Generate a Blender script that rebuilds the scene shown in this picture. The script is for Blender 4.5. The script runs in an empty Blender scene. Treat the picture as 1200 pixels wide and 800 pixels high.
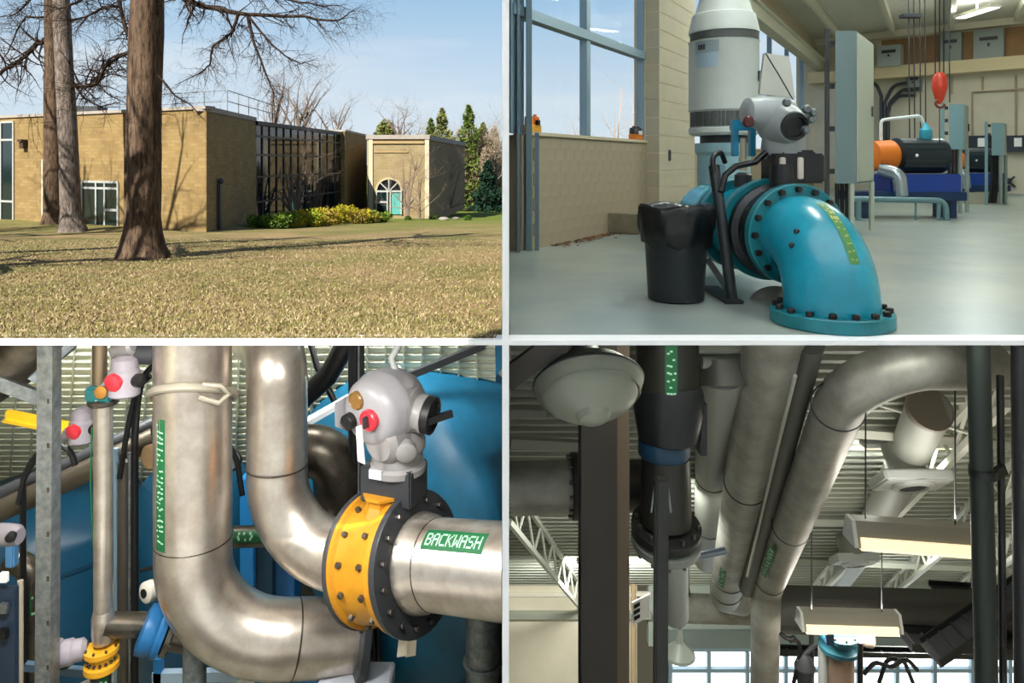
import bpy, bmesh, math, random
from mathutils import Vector as V, Matrix as M

# ------------------------------------------------------------ camera, world, sun, exposure
SC = bpy.context.scene
COL = SC.collection
F, CX, CY, CZ = 850.0, 592.5, 190.0, 1.5          # shift lens: focal length and optical axis in 1200x800 pixels
cam = bpy.data.cameras.new('camera'); camo = bpy.data.objects.new('camera', cam); COL.objects.link(camo)
camo.location = (0, 0, CZ); camo.rotation_euler = (math.pi/2, 0, 0)
cam.sensor_width = 36; cam.lens = 36*F/1200
cam.shift_x = (600-CX)/1200; cam.shift_y = -(400-CY)/1200
cam.clip_end = 500; cam.clip_start = .05
SC.camera = camo
SC.view_settings.view_transform = 'Standard'; SC.view_settings.look = 'None'
SC.view_settings.gamma = 1; SC.view_settings.use_curve_mapping = False
SC.view_settings.exposure = 0.0

ALB = 1.0                               # reflectance scale of the materials being defined
def lin(h):
    h = h.lstrip('#'); c = [int(h[i:i+2], 16)/255 for i in (0, 2, 4)]
    return tuple(ALB*(x/12.92 if x <= .04045 else ((x+.055)/1.055)**2.4) for x in c)

def make_world():
    w = bpy.data.worlds.new('sky'); SC.world = w; w.use_nodes = True
    nt = w.node_tree; nt.nodes.clear(); N = nt.nodes.new; L = nt.links.new
    tc = N('ShaderNodeTexCoord'); sep = N('ShaderNodeSeparateXYZ'); L(tc.outputs['Generated'], sep.inputs[0])
    rp = N('ShaderNodeValToRGB'); L(sep.outputs['Z'], rp.inputs[0])
    el = rp.color_ramp.elements
    el[0].position = 0.0; el[0].color = (*lin('e2ebf1'), 1)
    el[1].position = 1.0; el[1].color = (*lin('2f66a8'), 1)
    for p, c in ((.05, 'd4e5f1'), (.12, 'c6dcef'), (.22, 'a2c8e8'), (.4, '5c92cc')):
        e = el.new(p); e.color = (*lin(c), 1)
    mp = N('ShaderNodeMapping'); mp.inputs['Scale'].default_value = (1.2, 1.2, 9); L(tc.outputs['Generated'], mp.inputs[0])
    nz = N('ShaderNodeTexNoise'); nz.inputs['Scale'].default_value = 2.2; nz.inputs['Detail'].default_value = 5; L(mp.outputs[0], nz.inputs[0])
    r2 = N('ShaderNodeValToRGB'); r2.color_ramp.elements[0].position = .42; r2.color_ramp.elements[1].position = .72; L(nz.outputs[0], r2.inputs[0])
    mx = N('ShaderNodeMix'); mx.data_type = 'RGBA'; mx.inputs['B'].default_value = (*lin('e3ecf3'), 1)
    ml = N('ShaderNodeMath'); ml.operation = 'MULTIPLY'; ml.inputs[1].default_value = .75; L(r2.outputs[0], ml.inputs[0])
    L(ml.outputs[0], mx.inputs['Factor']); L(rp.outputs[0], mx.inputs['A'])
    gt = N('ShaderNodeMath'); gt.operation = 'GREATER_THAN'; gt.inputs[1].default_value = -.004; L(sep.outputs['Z'], gt.inputs[0])
    mg = N('ShaderNodeMix'); mg.data_type = 'RGBA'; mg.inputs['A'].default_value = (*lin('565243'), 1); L(gt.outputs[0], mg.inputs['Factor']); L(mx.outputs['Result'], mg.inputs['B'])
    bg = N('ShaderNodeBackground'); bg.inputs[1].default_value = 1.0; L(mg.outputs['Result'], bg.inputs[0])
    o = N('ShaderNodeOutputWorld'); L(bg.outputs[0], o.inputs[0])
make_world()
sun = bpy.data.lights.new('sun', 'SUN'); sun.energy = 12.0; sun.angle = .009; sun.color = (1, .95, .87)
suno = bpy.data.objects.new('sun', sun); COL.objects.link(suno)
SUN = V((-.5, -.87, .86)).normalized()
suno.rotation_euler = SUN.to_track_quat('Z', 'Y').to_euler(); suno.location = (-10, -10, 14)

# ------------------------------------------------------------ helpers
def P(px, py, d): return V(((px-CX)/F*d, d, CZ-(py-CY)/F*d))
def onl(p0, dr, px):                    # point of the ground-plan line p0 + t*dr that stands at picture column px
    k = (px-CX)/F; t = (k*p0[1]-p0[0])/(dr[0]-k*dr[1]); return t
def zat(py, d): return CZ-(py-CY)/F*d

class B:
    def __init__(s): s.v = []; s.f = []
    def add(s, vs, fs):
        o = len(s.v); s.v += [tuple(x) for x in vs]; s.f += [tuple(i+o for i in f) for f in fs]; return s
    def box(s, c, d, R=None):
        c = V(c); vs = []
        for i in (-.5, .5):
            for j in (-.5, .5):
                for k in (-.5, .5):
                    q = V((i*d[0], j*d[1], k*d[2])); vs.append(c+(R @ q if R else q))
        return s.add(vs, [(0, 1, 3, 2), (4, 6, 7, 5), (0, 4, 5, 1), (2, 3, 7, 6), (0, 2, 6, 4), (1, 5, 7, 3)])
    def beam(s, a, b, w, h, up=(0, 0, 1)):
        a, b = V(a), V(b); y = (b-a); l = y.length; y.normalize()
        x = y.cross(V(up)); x = x.normalized() if x.length > 1e-4 else V((1, 0, 0)); z = x.cross(y)
        return s.box((a+b)/2, (w, l, h), M((x, y, z)).transposed())
    def tube(s, pts, r, seg=16, caps=True):
        pts = [V(p) for p in pts]; n = len(pts)
        rs = r if isinstance(r, (list, tuple)) else [r]*n
        T = [(pts[min(i+1, n-1)]-pts[max(i-1, 0)]).normalized() for i in range(n)]
        x = T[0].cross(V((0, 0, 1)));
        if x.length < .1: x = T[0].cross(V((0, 1, 0)))
        x.normalize(); vs = []; fs = []
        for i in range(n):
            x = x-T[i]*x.dot(T[i]); x.normalize(); y = T[i].cross(x)
            for k in range(seg):
                a = 2*math.pi*k/seg; vs.append(pts[i]+(x*math.cos(a)+y*math.sin(a))*rs[i])
        for i in range(n-1):
            for k in range(seg):
                k2 = (k+1) % seg; fs.append((i*seg+k, i*seg+k2, (i+1)*seg+k2, (i+1)*seg+k))
        if caps: fs += [tuple(range(seg-1, -1, -1)), tuple((n-1)*seg+k for k in range(seg))]
        return s.add(vs, fs)
    def lathe(s, o, ax, prof, seg=32, caps=True):
        o = V(o); ax = V(ax).normalized(); x = ax.cross(V((0, 0, 1)))
        if x.length < .1: x = ax.cross(V((0, 1, 0)))
        x.normalize(); y = ax.cross(x); vs = []; fs = []; n = len(prof)
        for r, h in prof:
            for k in range(seg):
                a = 2*math.pi*k/seg; vs.append(o+ax*h+(x*math.cos(a)+y*math.sin(a))*max(r, 1e-4))
        for i in range(n-1):
            for k in range(seg):
                k2 = (k+1) % seg; fs.append((i*seg+k, i*seg+k2, (i+1)*seg+k2, (i+1)*seg+k))
        if caps: fs += [tuple(range(seg-1, -1, -1)), tuple((n-1)*seg+k for k in range(seg))]
        return s.add(vs, fs)
    def cyl(s, a, b, r, r2=None, seg=20):
        a, b = V(a), V(b); return s.lathe(a, b-a, [(r, 0), (r if r2 is None else r2, (b-a).length)], seg)
    def prism(s, poly, vec):
        n = len(poly); vec = V(vec); vs = [V(p) for p in poly]+[V(p)+vec for p in poly]
        return s.add(vs, [tuple(range(n-1, -1, -1)), tuple(range(n, 2*n))]+[(i, (i+1) % n, n+(i+1) % n, n+i) for i in range(n)])
    def sph(s, c, r, seg=20, rings=12, R=None):
        r = r if isinstance(r, (tuple, list)) else (r, r, r); c = V(c); vs = []; fs = []
        for i in range(rings+1):
            t = math.pi*i/rings
            for k in range(seg):
                a = 2*math.pi*k/seg; q = V((r[0]*math.sin(t)*math.cos(a), r[1]*math.sin(t)*math.sin(a), r[2]*math.cos(t)))
                vs.append(c+(R @ q if R else q))
        for i in range(rings):
            for k in range(seg):
                k2 = (k+1) % seg; fs.append((i*seg+k, (i+1)*seg+k, (i+1)*seg+k2, i*seg+k2))
        return s.add(vs, fs)
    def patch(s, fn, nu, nv, u0=0, u1=1, v0=0, v1=1):
        vs = [fn(u0+(u1-u0)*i/nu, v0+(v1-v0)*j/nv) for i in range(nu+1) for j in range(nv+1)]
        return s.add(vs, [(i*(nv+1)+j, (i+1)*(nv+1)+j, (i+1)*(nv+1)+j+1, i*(nv+1)+j+1) for i in range(nu) for j in range(nv)])
    def tri(s, a, b, c): return s.add([a, b, c], [(0, 1, 2)])
    def mesh(s, name, mat, smooth=True, bevel=0, clip=None, ang=35, fix=True):
        me = bpy.data.meshes.new(name); me.from_pydata(s.v, [], s.f); me.update()
        if bevel or clip is not None or fix:
            bm = bmesh.new(); bm.from_mesh(me)
            if fix:
                bmesh.ops.remove_doubles(bm, verts=bm.verts, dist=2e-5)
                bmesh.ops.recalc_face_normals(bm, faces=bm.faces)
            if bevel:
                es = [e for e in bm.edges if len(e.link_faces) == 2 and e.calc_face_angle(0) > .6]
                bmesh.ops.bevel(bm, geom=es, offset=bevel, segments=2, affect='EDGES', clamp_overlap=True)
            if clip is not None:
                bmesh.ops.bisect_plane(bm, geom=bm.verts[:]+bm.edges[:]+bm.faces[:], plane_co=clip[0], plane_no=clip[1], clear_outer=True)
                bmesh.ops.holes_fill(bm, edges=[e for e in bm.edges if e.is_boundary])
            bm.to_mesh(me); bm.free()
        for m in (mat if isinstance(mat, (list, tuple)) else [mat]): me.materials.append(m)
        if smooth:
            me.shade_smooth(); me.set_sharp_from_angle(angle=math.radians(ang))
        return me
    def build(s, name, mat, parent=None, **k):
        return put(name, s.mesh(name, mat, **k), parent)

def put(name, me, parent=None, mx=None):
    o = bpy.data.objects.new(name, me); COL.objects.link(o)
    if parent is not None:
        o.parent = parent
        if parent.type == 'EMPTY': o.matrix_parent_inverse = M.Translation(-parent.location)
        elif parent.get('_b'): o.matrix_parent_inverse = parent.matrix_basis.inverted()
    if mx is not None: o.matrix_basis = mx
    return o
def tag(o, label=None, cat=None, group=None, kind=None):
    if label: o['label'] = label
    if cat: o['category'] = cat
    if group: o['group'] = group
    if kind: o['kind'] = kind
    return o
def thing(name, label, cat, loc=(0, 0, 0), group=None):
    o = bpy.data.objects.new(name, None); COL.objects.link(o); o.location = loc; o.empty_display_size = .2
    return tag(o, label, cat, group)
def struct(name, b, mat, parent=None, **k):
    o = b.build(name, mat, parent, **k)
    if parent is None: o['kind'] = 'structure'
    return o
def copytree(o, off, label=None, parent=None):
    c = o.copy(); COL.objects.link(c)
    if parent is None: c.location = o.location+V(off)
    else: c.parent = parent
    if label: c['label'] = label
    for ch in o.children: copytree(ch, off, None, c)
    return c
def route(pts, rads, n=10):             # polyline with rounded corners
    pts = [V(p) for p in pts]; out = [pts[0]]
    rads = rads if isinstance(rads, (list, tuple)) else [rads]*(len(pts)-2)
    for i in range(1, len(pts)-1):
        a, b, c = pts[i-1], pts[i], pts[i+1]; u = (a-b).normalized(); w = (c-b).normalized(); R = rads[i-1]
        th = u.angle(w); t = R/math.tan(th/2); t = min(t, (a-b).length*.98, (c-b).length*.98); R = t*math.tan(th/2)
        ctr = b+(u+w).normalized()*(R/math.sin(th/2)); s = b+u*t-ctr; e = b+w*t-ctr; tot = s.angle(e)
        for k in range(n+1):
            f = k/n; out.append(ctr+(s*math.sin((1-f)*tot)+e*math.sin(f*tot))/math.sin(tot))
    out.append(pts[-1]); return out
def frame(ax, up=(0, 0, 1)):            # rotation whose local z is ax
    z = V(ax).normalized(); x = V(up).cross(z)
    if x.length < .05: x = V((1, 0, 0)).cross(z)
    x.normalize(); y = z.cross(x); return M((x, y, z)).transposed()

# ------------------------------------------------------------ materials
MT = {}
def mat(name, col, rough=.5, metal=0., var=0., vscale=3., bump=0., bscale=40., col2=None, spec=.5, stretch=None, trans=0., emit=None, estr=1., coat=0.):
    if name in MT: return MT[name]
    m = bpy.data.materials.new(name); m.use_nodes = True; nt = m.node_tree; b = nt.nodes['Principled BSDF']; N = nt.nodes.new; L = nt.links.new
    c = lin(col) if isinstance(col, str) else col
    b.inputs['Base Color'].default_value = (*c, 1); b.inputs['Roughness'].default_value = rough; b.inputs['Metallic'].default_value = metal
    b.inputs['Specular IOR Level'].default_value = spec; b.inputs['Coat Weight'].default_value = coat
    if trans: b.inputs['Transmission Weight'].default_value = trans
    if emit: b.inputs['Emission Color'].default_value = (*lin(emit), 1); b.inputs['Emission Strength'].default_value = estr
    if var or bump:
        tc = N('ShaderNodeTexCoord'); mp = N('ShaderNodeMapping'); L(tc.outputs['Object'], mp.inputs[0])
        if stretch: mp.inputs['Scale'].default_value = stretch
    if var:
        nz = N('ShaderNodeTexNoise'); nz.inputs['Scale'].default_value = vscale; nz.inputs['Detail'].default_value = 6; nz.inputs['Roughness'].default_value = .65
        L(mp.outputs[0], nz.inputs[0]); rp = N('ShaderNodeValToRGB'); L(nz.outputs[0], rp.inputs[0])
        c2 = lin(col2) if col2 else tuple(x*(1-var) for x in c)
        rp.color_ramp.elements[0].position = .36; rp.color_ramp.elements[1].position = .64
        rp.color_ramp.elements[0].color = (*c2, 1); rp.color_ramp.elements[1].color = (*c, 1); L(rp.outputs[0], b.inputs['Base Color'])
    if bump:
        n2 = N('ShaderNodeTexNoise'); n2.inputs['Scale'].default_value = bscale; n2.inputs['Detail'].default_value = 4; L(mp.outputs[0], n2.inputs[0])
        bp = N('ShaderNodeBump'); bp.inputs['Strength'].default_value = bump; bp.inputs['Distance'].default_value = .02
        L(n2.outputs[0], bp.inputs['Height']); L(bp.outputs[0], b.inputs['Normal'])
    MT[name] = m; return m
def brickmat(name, c1, c2, mortar, scale, rot, bw=.5, rh=.25, ms=.02):
    m = mat(name, c1, .85); nt = m.node_tree; b = nt.nodes['Principled BSDF']; N = nt.nodes.new; L = nt.links.new
    tc = N('ShaderNodeTexCoord'); dt = N('ShaderNodeVectorMath'); dt.operation = 'DOT_PRODUCT'; dt.inputs[1].default_value = rot; L(tc.outputs['Object'], dt.inputs[0])
    sx = N('ShaderNodeSeparateXYZ'); L(tc.outputs['Object'], sx.inputs[0]); mp = N('ShaderNodeCombineXYZ'); L(dt.outputs['Value'], mp.inputs[0]); L(sx.outputs['Z'], mp.inputs[1])
    br = N('ShaderNodeTexBrick'); br.inputs['Scale'].default_value = scale
    for k, c in (('Color1', c1), ('Color2', c2), ('Mortar', mortar)): br.inputs[k].default_value = (*lin(c), 1)
    br.inputs['Brick Width'].default_value = bw; br.inputs['Row Height'].default_value = rh; br.inputs['Mortar Size'].default_value = ms
    L(mp.outputs[0], br.inputs[0]); nz = N('ShaderNodeTexNoise'); nz.inputs['Scale'].default_value = 1.1; nz.inputs['Detail'].default_value = 6; L(tc.outputs['Object'], nz.inputs[0])
    mx = N('ShaderNodeMix'); mx.data_type = 'RGBA'; mx.blend_type = 'MULTIPLY'; mx.inputs['Factor'].default_value = .5
    L(br.outputs[0], mx.inputs['A']); L(nz.outputs[0], mx.inputs['B']); L(mx.outputs['Result'], b.inputs['Base Color'])
    return m
def glassmat(name, tint, alpha):
    m = bpy.data.materials.new(name); m.use_nodes = True; nt = m.node_tree; nt.nodes.clear(); N = nt.nodes.new; L = nt.links.new
    t = N('ShaderNodeBsdfTransparent'); t.inputs[0].default_value = (*tint, 1); g = N('ShaderNodeBsdfGlossy'); g.inputs['Roughness'].default_value = .02
    mx = N('ShaderNodeMixShader'); mx.inputs[0].default_value = alpha; o = N('ShaderNodeOutputMaterial')
    L(t.outputs[0], mx.inputs[1]); L(g.outputs[0], mx.inputs[2]); L(mx.outputs[0], o.inputs[0]); MT[name] = m; return m
white = mat('white_paint', '#f7f7f5', .6)
galv = mat('galvanised', '#9aa0a3', .38, .75, .25, 9, col2='#777d80')
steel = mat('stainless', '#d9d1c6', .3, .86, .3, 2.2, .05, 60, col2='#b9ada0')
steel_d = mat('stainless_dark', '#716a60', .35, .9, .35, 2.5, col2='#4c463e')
black = mat('black', '#111214', .45)
blackr = mat('black_rubber', '#17181a', .7, bump=.2, bscale=25)
charcoal = mat('charcoal', '#3a3c40', .5, .2)
boltm = mat('bolt_steel', '#6a6560', .35, .9)
conc = mat('concrete', '#9a988a', .55, 0, .3, .8, .06, 30, col2='#85836f')
creamw = mat('cream_paint', '#d8c9ac', .7, 0, .08, 1.5)
greenm = mat('green_label', '#0f5c33', .5)
glyph = mat('label_ink', '#a5d6b2', .5)
tealv = mat('teal_flange', '#155a5c', .45)
hexme = B().lathe((0, 0, 0), (0, 0, 1), [(1, 0), (1, .8), (.85, 1)], 6).mesh('bolt', boltm, smooth=False)
def bolt(parent, c, ax, r, h, me=hexme, name='bolt'):
    R = frame(ax).to_4x4(); return put(name, me, parent, M.Translation(V(c)) @ R @ M.Diagonal((r, r, h, 1)))
def bolts(parent, c, ax, R, n, r, h, me=hexme, a0=0):
    Fm = frame(ax)
    for k in range(n):
        a = a0+2*math.pi*k/n; bolt(parent, V(c)+Fm @ V((R*math.cos(a), R*math.sin(a), 0)), ax, r, h, me)
FONT = {'B': '11110 10001 10001 11110 10001 10001 11110', 'A': '01110 10001 10001 11111 10001 10001 10001', 'C': '01111 10000 10000 10000 10000 10000 01111',
        'K': '10001 10010 10100 11000 10100 10010 10001', 'W': '10001 10001 10001 10101 10101 11011 10001', 'S': '01111 10000 10000 01110 00001 00001 11110', 'H': '10001 10001 10001 11111 10001 10001 10001'}
def text(b, fn, word, u0, u1, v0, v1):   # block letters laid on the surface fn(u, v)
    n = len(word)*6-1
    for i, ch in enumerate(word):
        for r, row in enumerate(FONT[ch].split()):
            for c, bit in enumerate(row):
                if bit == '1':
                    a = u0+(u1-u0)*(i*6+c)/n; e = u0+(u1-u0)*(i*6+c+1.06)/n; t = v1-(v1-v0)*r/7; q = v1-(v1-v0)*(r+1.06)/7
                    b.add([fn(a, q), fn(e, q), fn(e, t), fn(a, t)], [(0, 1, 2, 3)])
def scribble(b, fn, rng, n, u0=.04, u1=.96):   # worn, unreadable characters
    for i in range(n):
        a = u0+(u1-u0)*i/n; w = (u1-u0)/n*.7
        for k in range(3):
            if rng.random() < .75:
                x = a+w*rng.random()*.6; y = .15+.25*k*rng.uniform(.8, 1.2); b.add([fn(x, y), fn(x+w*.4, y), fn(x+w*.4, min(y+.22, .92)), fn(x, min(y+.22, .92))], [(0, 1, 2, 3)])
def onpipe(a, b, r, ang, width, up=None):      # (u along the pipe, v across) -> point on its surface
    a, b = V(a), V(b); ax = (b-a).normalized(); tow = (V((0, 0, CZ))-(a+b)/2); tow -= ax*tow.dot(ax); tow.normalize(); side = ax.cross(tow)
    return lambda u, v, off=0.: a+(b-a)*u+(tow*math.cos(ang+(v-.5)*width/r)+side*math.sin(ang+(v-.5)*width/r))*(r+off)
def label_on(parent, a, b, r, ang, width, word=None, name='pipe_label', marks=0, seed=1, ins=.05, flip=False):
    f = onpipe(a, b, r, ang, width); nv = 4
    s = B().patch(lambda u, v: f(u, v, .004), 10, nv).build(name, greenm, parent)
    g = B(); ff = (lambda u, v: f(u, 1-v, .008)) if flip else (lambda u, v: f(u, v, .008))
    if word: text(g, ff, word, ins, 1-ins, .2, .8)
    else: scribble(g, ff, random.Random(seed), marks)
    g.build('lettering', glyph, s, smooth=False, fix=False)
    return s
def flange(parent, c, ax, R, t, m, name='flange', r_in=None):
    ax = V(ax).normalized(); c = V(c); e = min(.012, t*.2)
    return B().lathe(c-ax*t/2, ax, [(R*.6, 0), (R-e, 0), (R, e), (R, t-e), (R-e, t), (R*.6, t)], 40).build(name, m, parent)
def lamp_area(name, loc, sx, sy, watts, color, rot=(0, 0, 0)):
    l = bpy.data.lights.new(name, 'AREA'); l.shape = 'RECTANGLE'; l.size = sx; l.size_y = sy; l.energy = watts; l.color = color
    o = bpy.data.objects.new(name, l); COL.objects.link(o); o.location = loc; o.rotation_euler = rot; return o

# ------------------------------------------------------------ the white partitions and the unseen court added around the camera to control sun
D0 = F*1.5/(398.8-CY)            # 6.1 m: front edge of the four places
def partition():
    t = 8/F*D0
    struct('wall_partition', B().prism([(-t*.48, y, z) for y, z in ((D0+.06, -22), (30, -22), (30, -1.5), (13.2, -.5), (13.2, 9), (D0+.06, 9))], (t*.96, 0, 0)), mat('partition_grey', '#6d6c67', .8, 0, .1))
    struct('trim_3', B().box((0, D0+.03, -2), (t, .06, 14)), white)
    h = 5.6/F*D0
    struct('trim_1', B().box((-6, D0+.1, -h/2), (12-t, .2, h)), white)
    struct('trim_2', B().box((6, D0+.1, -h/2), (12-t, .2, h)), white)
    struct('wall_sun_block', B().box((-2, -1.6, -1.26), (34, .3, 17.28)), mat('sun_block_paint', '#f4f3ef', .8, 0, .03))  # unseen wall added to keep sun out of the lower rooms
    struct('wall_sun_block_upper', B().box((5.6, -1.6, 7.9), (20.6, .3, 1.04)), mat('sun_block_paint', '#e4e2dc'))  # unseen piece added to close the sun gap below the sheet roof
    struct('floor_light_bounce', B().box((-2, 2.2, -5.6), (34, 8, .3)), mat('bounce_paving', '#dcdad4', .8, 0, .1))  # unseen pale floor added to bounce light
partition()

ALB = .62
# ============================================================ PLACE ONE: the lawn and the brick buildings
def gz(x, d):                              # ground height
    z = CZ-(1.17+.0538*d)
    k = min(1, max(0, (-x-10.6)/1.6)); k = k*k*(3-2*k)
    if d > 26.8: z += k*.0538*(d-26.8)
    return z+.03*math.sin(x*.9+d*.35)*math.sin(d*.5)*min(1, max(0, (d-D0)/6))
def gat(px, py):                           # ground point seen at a pixel
    lo, hi = 5.0, 160.0
    for _ in range(60):
        m = (lo+hi)/2; p = P(px, py, m)
        if p.z > gz(p.x, m): lo = m
        else: hi = m
    p = P(px, py, lo); return V((p.x, lo, gz(p.x, lo)))

def lawn():
    m = mat('lawn', '#8d7a4c', .95, 0, .1, 1.0); nt = m.node_tree; b = nt.nodes['Principled BSDF']; N = nt.nodes.new; L = nt.links.new
    b.inputs['Specular IOR Level'].default_value = .1
    tc = N('ShaderNodeTexCoord')
    n1 = N('ShaderNodeTexNoise'); n1.inputs['Scale'].default_value = .45; n1.inputs['Detail'].default_value = 8; n1.inputs['Roughness'].default_value = .7; L(tc.outputs['Object'], n1.inputs[0])
    n2 = N('ShaderNodeTexNoise'); n2.inputs['Scale'].default_value = 14; n2.inputs['Detail'].default_value = 6; n2.inputs['Roughness'].default_value = .75; L(tc.outputs['Object'], n2.inputs[0])
    r1 = N('ShaderNodeValToRGB'); L(n1.outputs[0], r1.inputs[0]); e = r1.color_ramp.elements
    e[0].position = .4; e[0].color = (*lin('8f8a58'), 1); e[1].position = .58; e[1].color = (*lin('b59c76'), 1)
    r2 = N('ShaderNodeValToRGB'); L(n2.outputs[0], r2.inputs[0]); e = r2.color_ramp.elements
    e[0].position = .3; e[0].color = (.42, .4, .36, 1); e[1].position = .68; e[1].color = (1.2, 1.18, 1.1, 1)
    sp = N('ShaderNodeSeparateXYZ'); L(tc.outputs['Object'], sp.inputs[0]); mr = N('ShaderNodeMapRange'); mr.inputs[1].default_value = 24; mr.inputs[2].default_value = 46; L(sp.outputs['Y'], mr.inputs[0])
    mg = N('ShaderNodeMix'); mg.data_type = 'RGBA'; mg.inputs['B'].default_value = (*lin('7b8a3c'), 1); L(mr.outputs[0], mg.inputs['Factor']); L(r1.outputs[0], mg.inputs['A'])
    mx = N('ShaderNodeMix'); mx.data_type = 'RGBA'; mx.blend_type = 'MULTIPLY'; mx.inputs['Factor'].default_value = 1
    L(mg.outputs['Result'], mx.inputs['A']); L(r2.outputs[0], mx.inputs['B']); L(mx.outputs['Result'], b.inputs['Base Color'])
    bp = N('ShaderNodeBump'); bp.inputs['Strength'].default_value = .8; bp.inputs['Distance'].default_value = .05; L(n2.outputs[0], bp.inputs['Height']); L(bp.outputs[0], b.inputs['Normal'])
    ds = [D0+.02+(130-D0)*(i/110)**1.9 for i in range(111)]; xs = [-.04-90*(i/80)**1.8 for i in range(81)]
    vs = [(x, d, gz(x, d)) for d in ds for x in xs]; n = len(xs)
    g = B().add(vs, [(i*n+j, i*n+j+1, (i+1)*n+j+1, (i+1)*n+j) for i in range(len(ds)-1) for j in range(n-1)])
    struct('ground_lawn', g, m, fix=False)
    # slab that carries the lawn above the lower room
    struct('ceiling_pipe_room', B().prism([(-20, D0+.19, -.012), (-.04, D0+.19, -.012), (-.04, 26, -1.2), (-20, 26, -1.2)], (0, 0, -.026)), white)
    rng = random.Random(4); cols = [mat('grass_straw', '#bfae86', .9, spec=.1), mat('grass_green', '#868548', .9, spec=.1), mat('grass_tan', '#9a8560', .9, spec=.1)]
    for ci, m_ in enumerate(cols):
        g = B()
        for i in range(18000):
            d = D0+.08+16*rng.random()**2.2; x = -rng.random()*.74*d-.09; z = gz(x, d)
            h = rng.uniform(.012, .04); a = rng.random()*6.28; w = .006+.001*d*.4; lx = rng.uniform(-1, 1)*h; ly = rng.uniform(-1, 1)*h
            g.tri((x-w*math.cos(a), d-w*math.sin(a), z-.004), (x+w*math.cos(a), d+w*math.sin(a), z-.004), (x+lx, d+ly, z+h))
        tag(g.build('grass_tufts', m_, smooth=False, fix=False), ['dry straw coloured blades of the lawn', 'short green blades of the lawn', 'brown dead blades of the lawn'][ci], 'grass', kind='stuff')
    g = B()
    for i in range(700):
        d = D0+.3+16*rng.random()**1.4; x = -rng.random()*.72*d-.1; z = gz(x, d)+.012; a = rng.random()*6.28; s = rng.uniform(.012, .026)
        c, q = math.cos(a)*s, math.sin(a)*s; g.add([(x-c, d-q, z), (x+q*.6, d-c*.6, z+.012), (x+c, d+q, z), (x-q*.6, d+c*.6, z+.01)], [(0, 1, 2, 3)])
    tag(g.build('fallen_leaves', mat('dead_leaf', '#c9b391', .9), smooth=False, fix=False), 'scattered pale dead leaves lying on the lawn', 'leaves', kind='stuff')
lawn()

bark = mat('bark', '#826c58', .95, 0, .6, 5, .9, 18, col2='#42352b', stretch=(3, 3, .6), spec=.1)
bark_d = mat('bark_dark', '#4f4137', .95, 0, .4, 6, .4, 20, col2='#2a211a', spec=.1)
bark_g = mat('bark_grey', '#a2958a', .95, 0, .5, 5, .8, 16, col2='#574b41', stretch=(3, 3, .6), spec=.1)
twig = mat('twig', '#8f7d70', .95, spec=.1)
def grow(b, p, dr, ln, r, lv, rng, drop=0., wild=.35):
    n = 5; pts = [V(p)]; dr = V(dr).normalized(); rs = [r]
    for i in range(n):
        dr = (dr+V((rng.uniform(-1, 1), rng.uniform(-1, 1), rng.uniform(-1, 1)-drop))*wild).normalized()
        pts.append(pts[-1]+dr*ln/n); rs.append(r*(1-.8*(i+1)/n))
    b.tube(pts, rs, 5 if r > .02 else 3, caps=False)
    if lv > 0:
        for k in range(rng.randint(3, 5)):
            i = rng.randint(1, n); q = pts[i]; ax = V((rng.uniform(-1, 1), rng.uniform(-.6, .6), rng.uniform(-.7, .9)-drop)).normalized()
            grow(b, q, (dr*.6+ax).normalized(), ln*rng.uniform(.4, .65), rs[i]*.6+.0008, lv-1, rng, drop, wild)
def limb(b, pix, d, r0, r1, rng, lv=2, every=1, ln=.9, drop=.1, dd=0.):
    n = len(pix); pts = [P(x, y, d+dd*i/(n-1)) for i, (x, y) in enumerate(pix)]
    fine = []
    for i in range(n-1):
        for k in range(4): fine.append(pts[i].lerp(pts[i+1], k/4)+V((rng.uniform(-1, 1), rng.uniform(-1, 1), rng.uniform(-1, 1)))*r0*.35*(k > 0))
    fine.append(pts[-1]); m = len(fine); rs = [r0+(r1-r0)*i/(m-1) for i in range(m)]
    b.tube(fine, rs, 7, caps=False)
    for i in [j for j in range(2, m, every) for _ in (0, 1)]:
        ax = V((rng.uniform(-1, 1), rng.uniform(-.5, .5), rng.uniform(-.8, .8)-drop)).normalized()
        dr = (fine[i]-fine[i-1]).normalized()
        grow(b, fine[i], (dr*.7+ax).normalized(), ln*rng.uniform(.4, 1), rs[i]*.42, lv-1, rng, drop)
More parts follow.
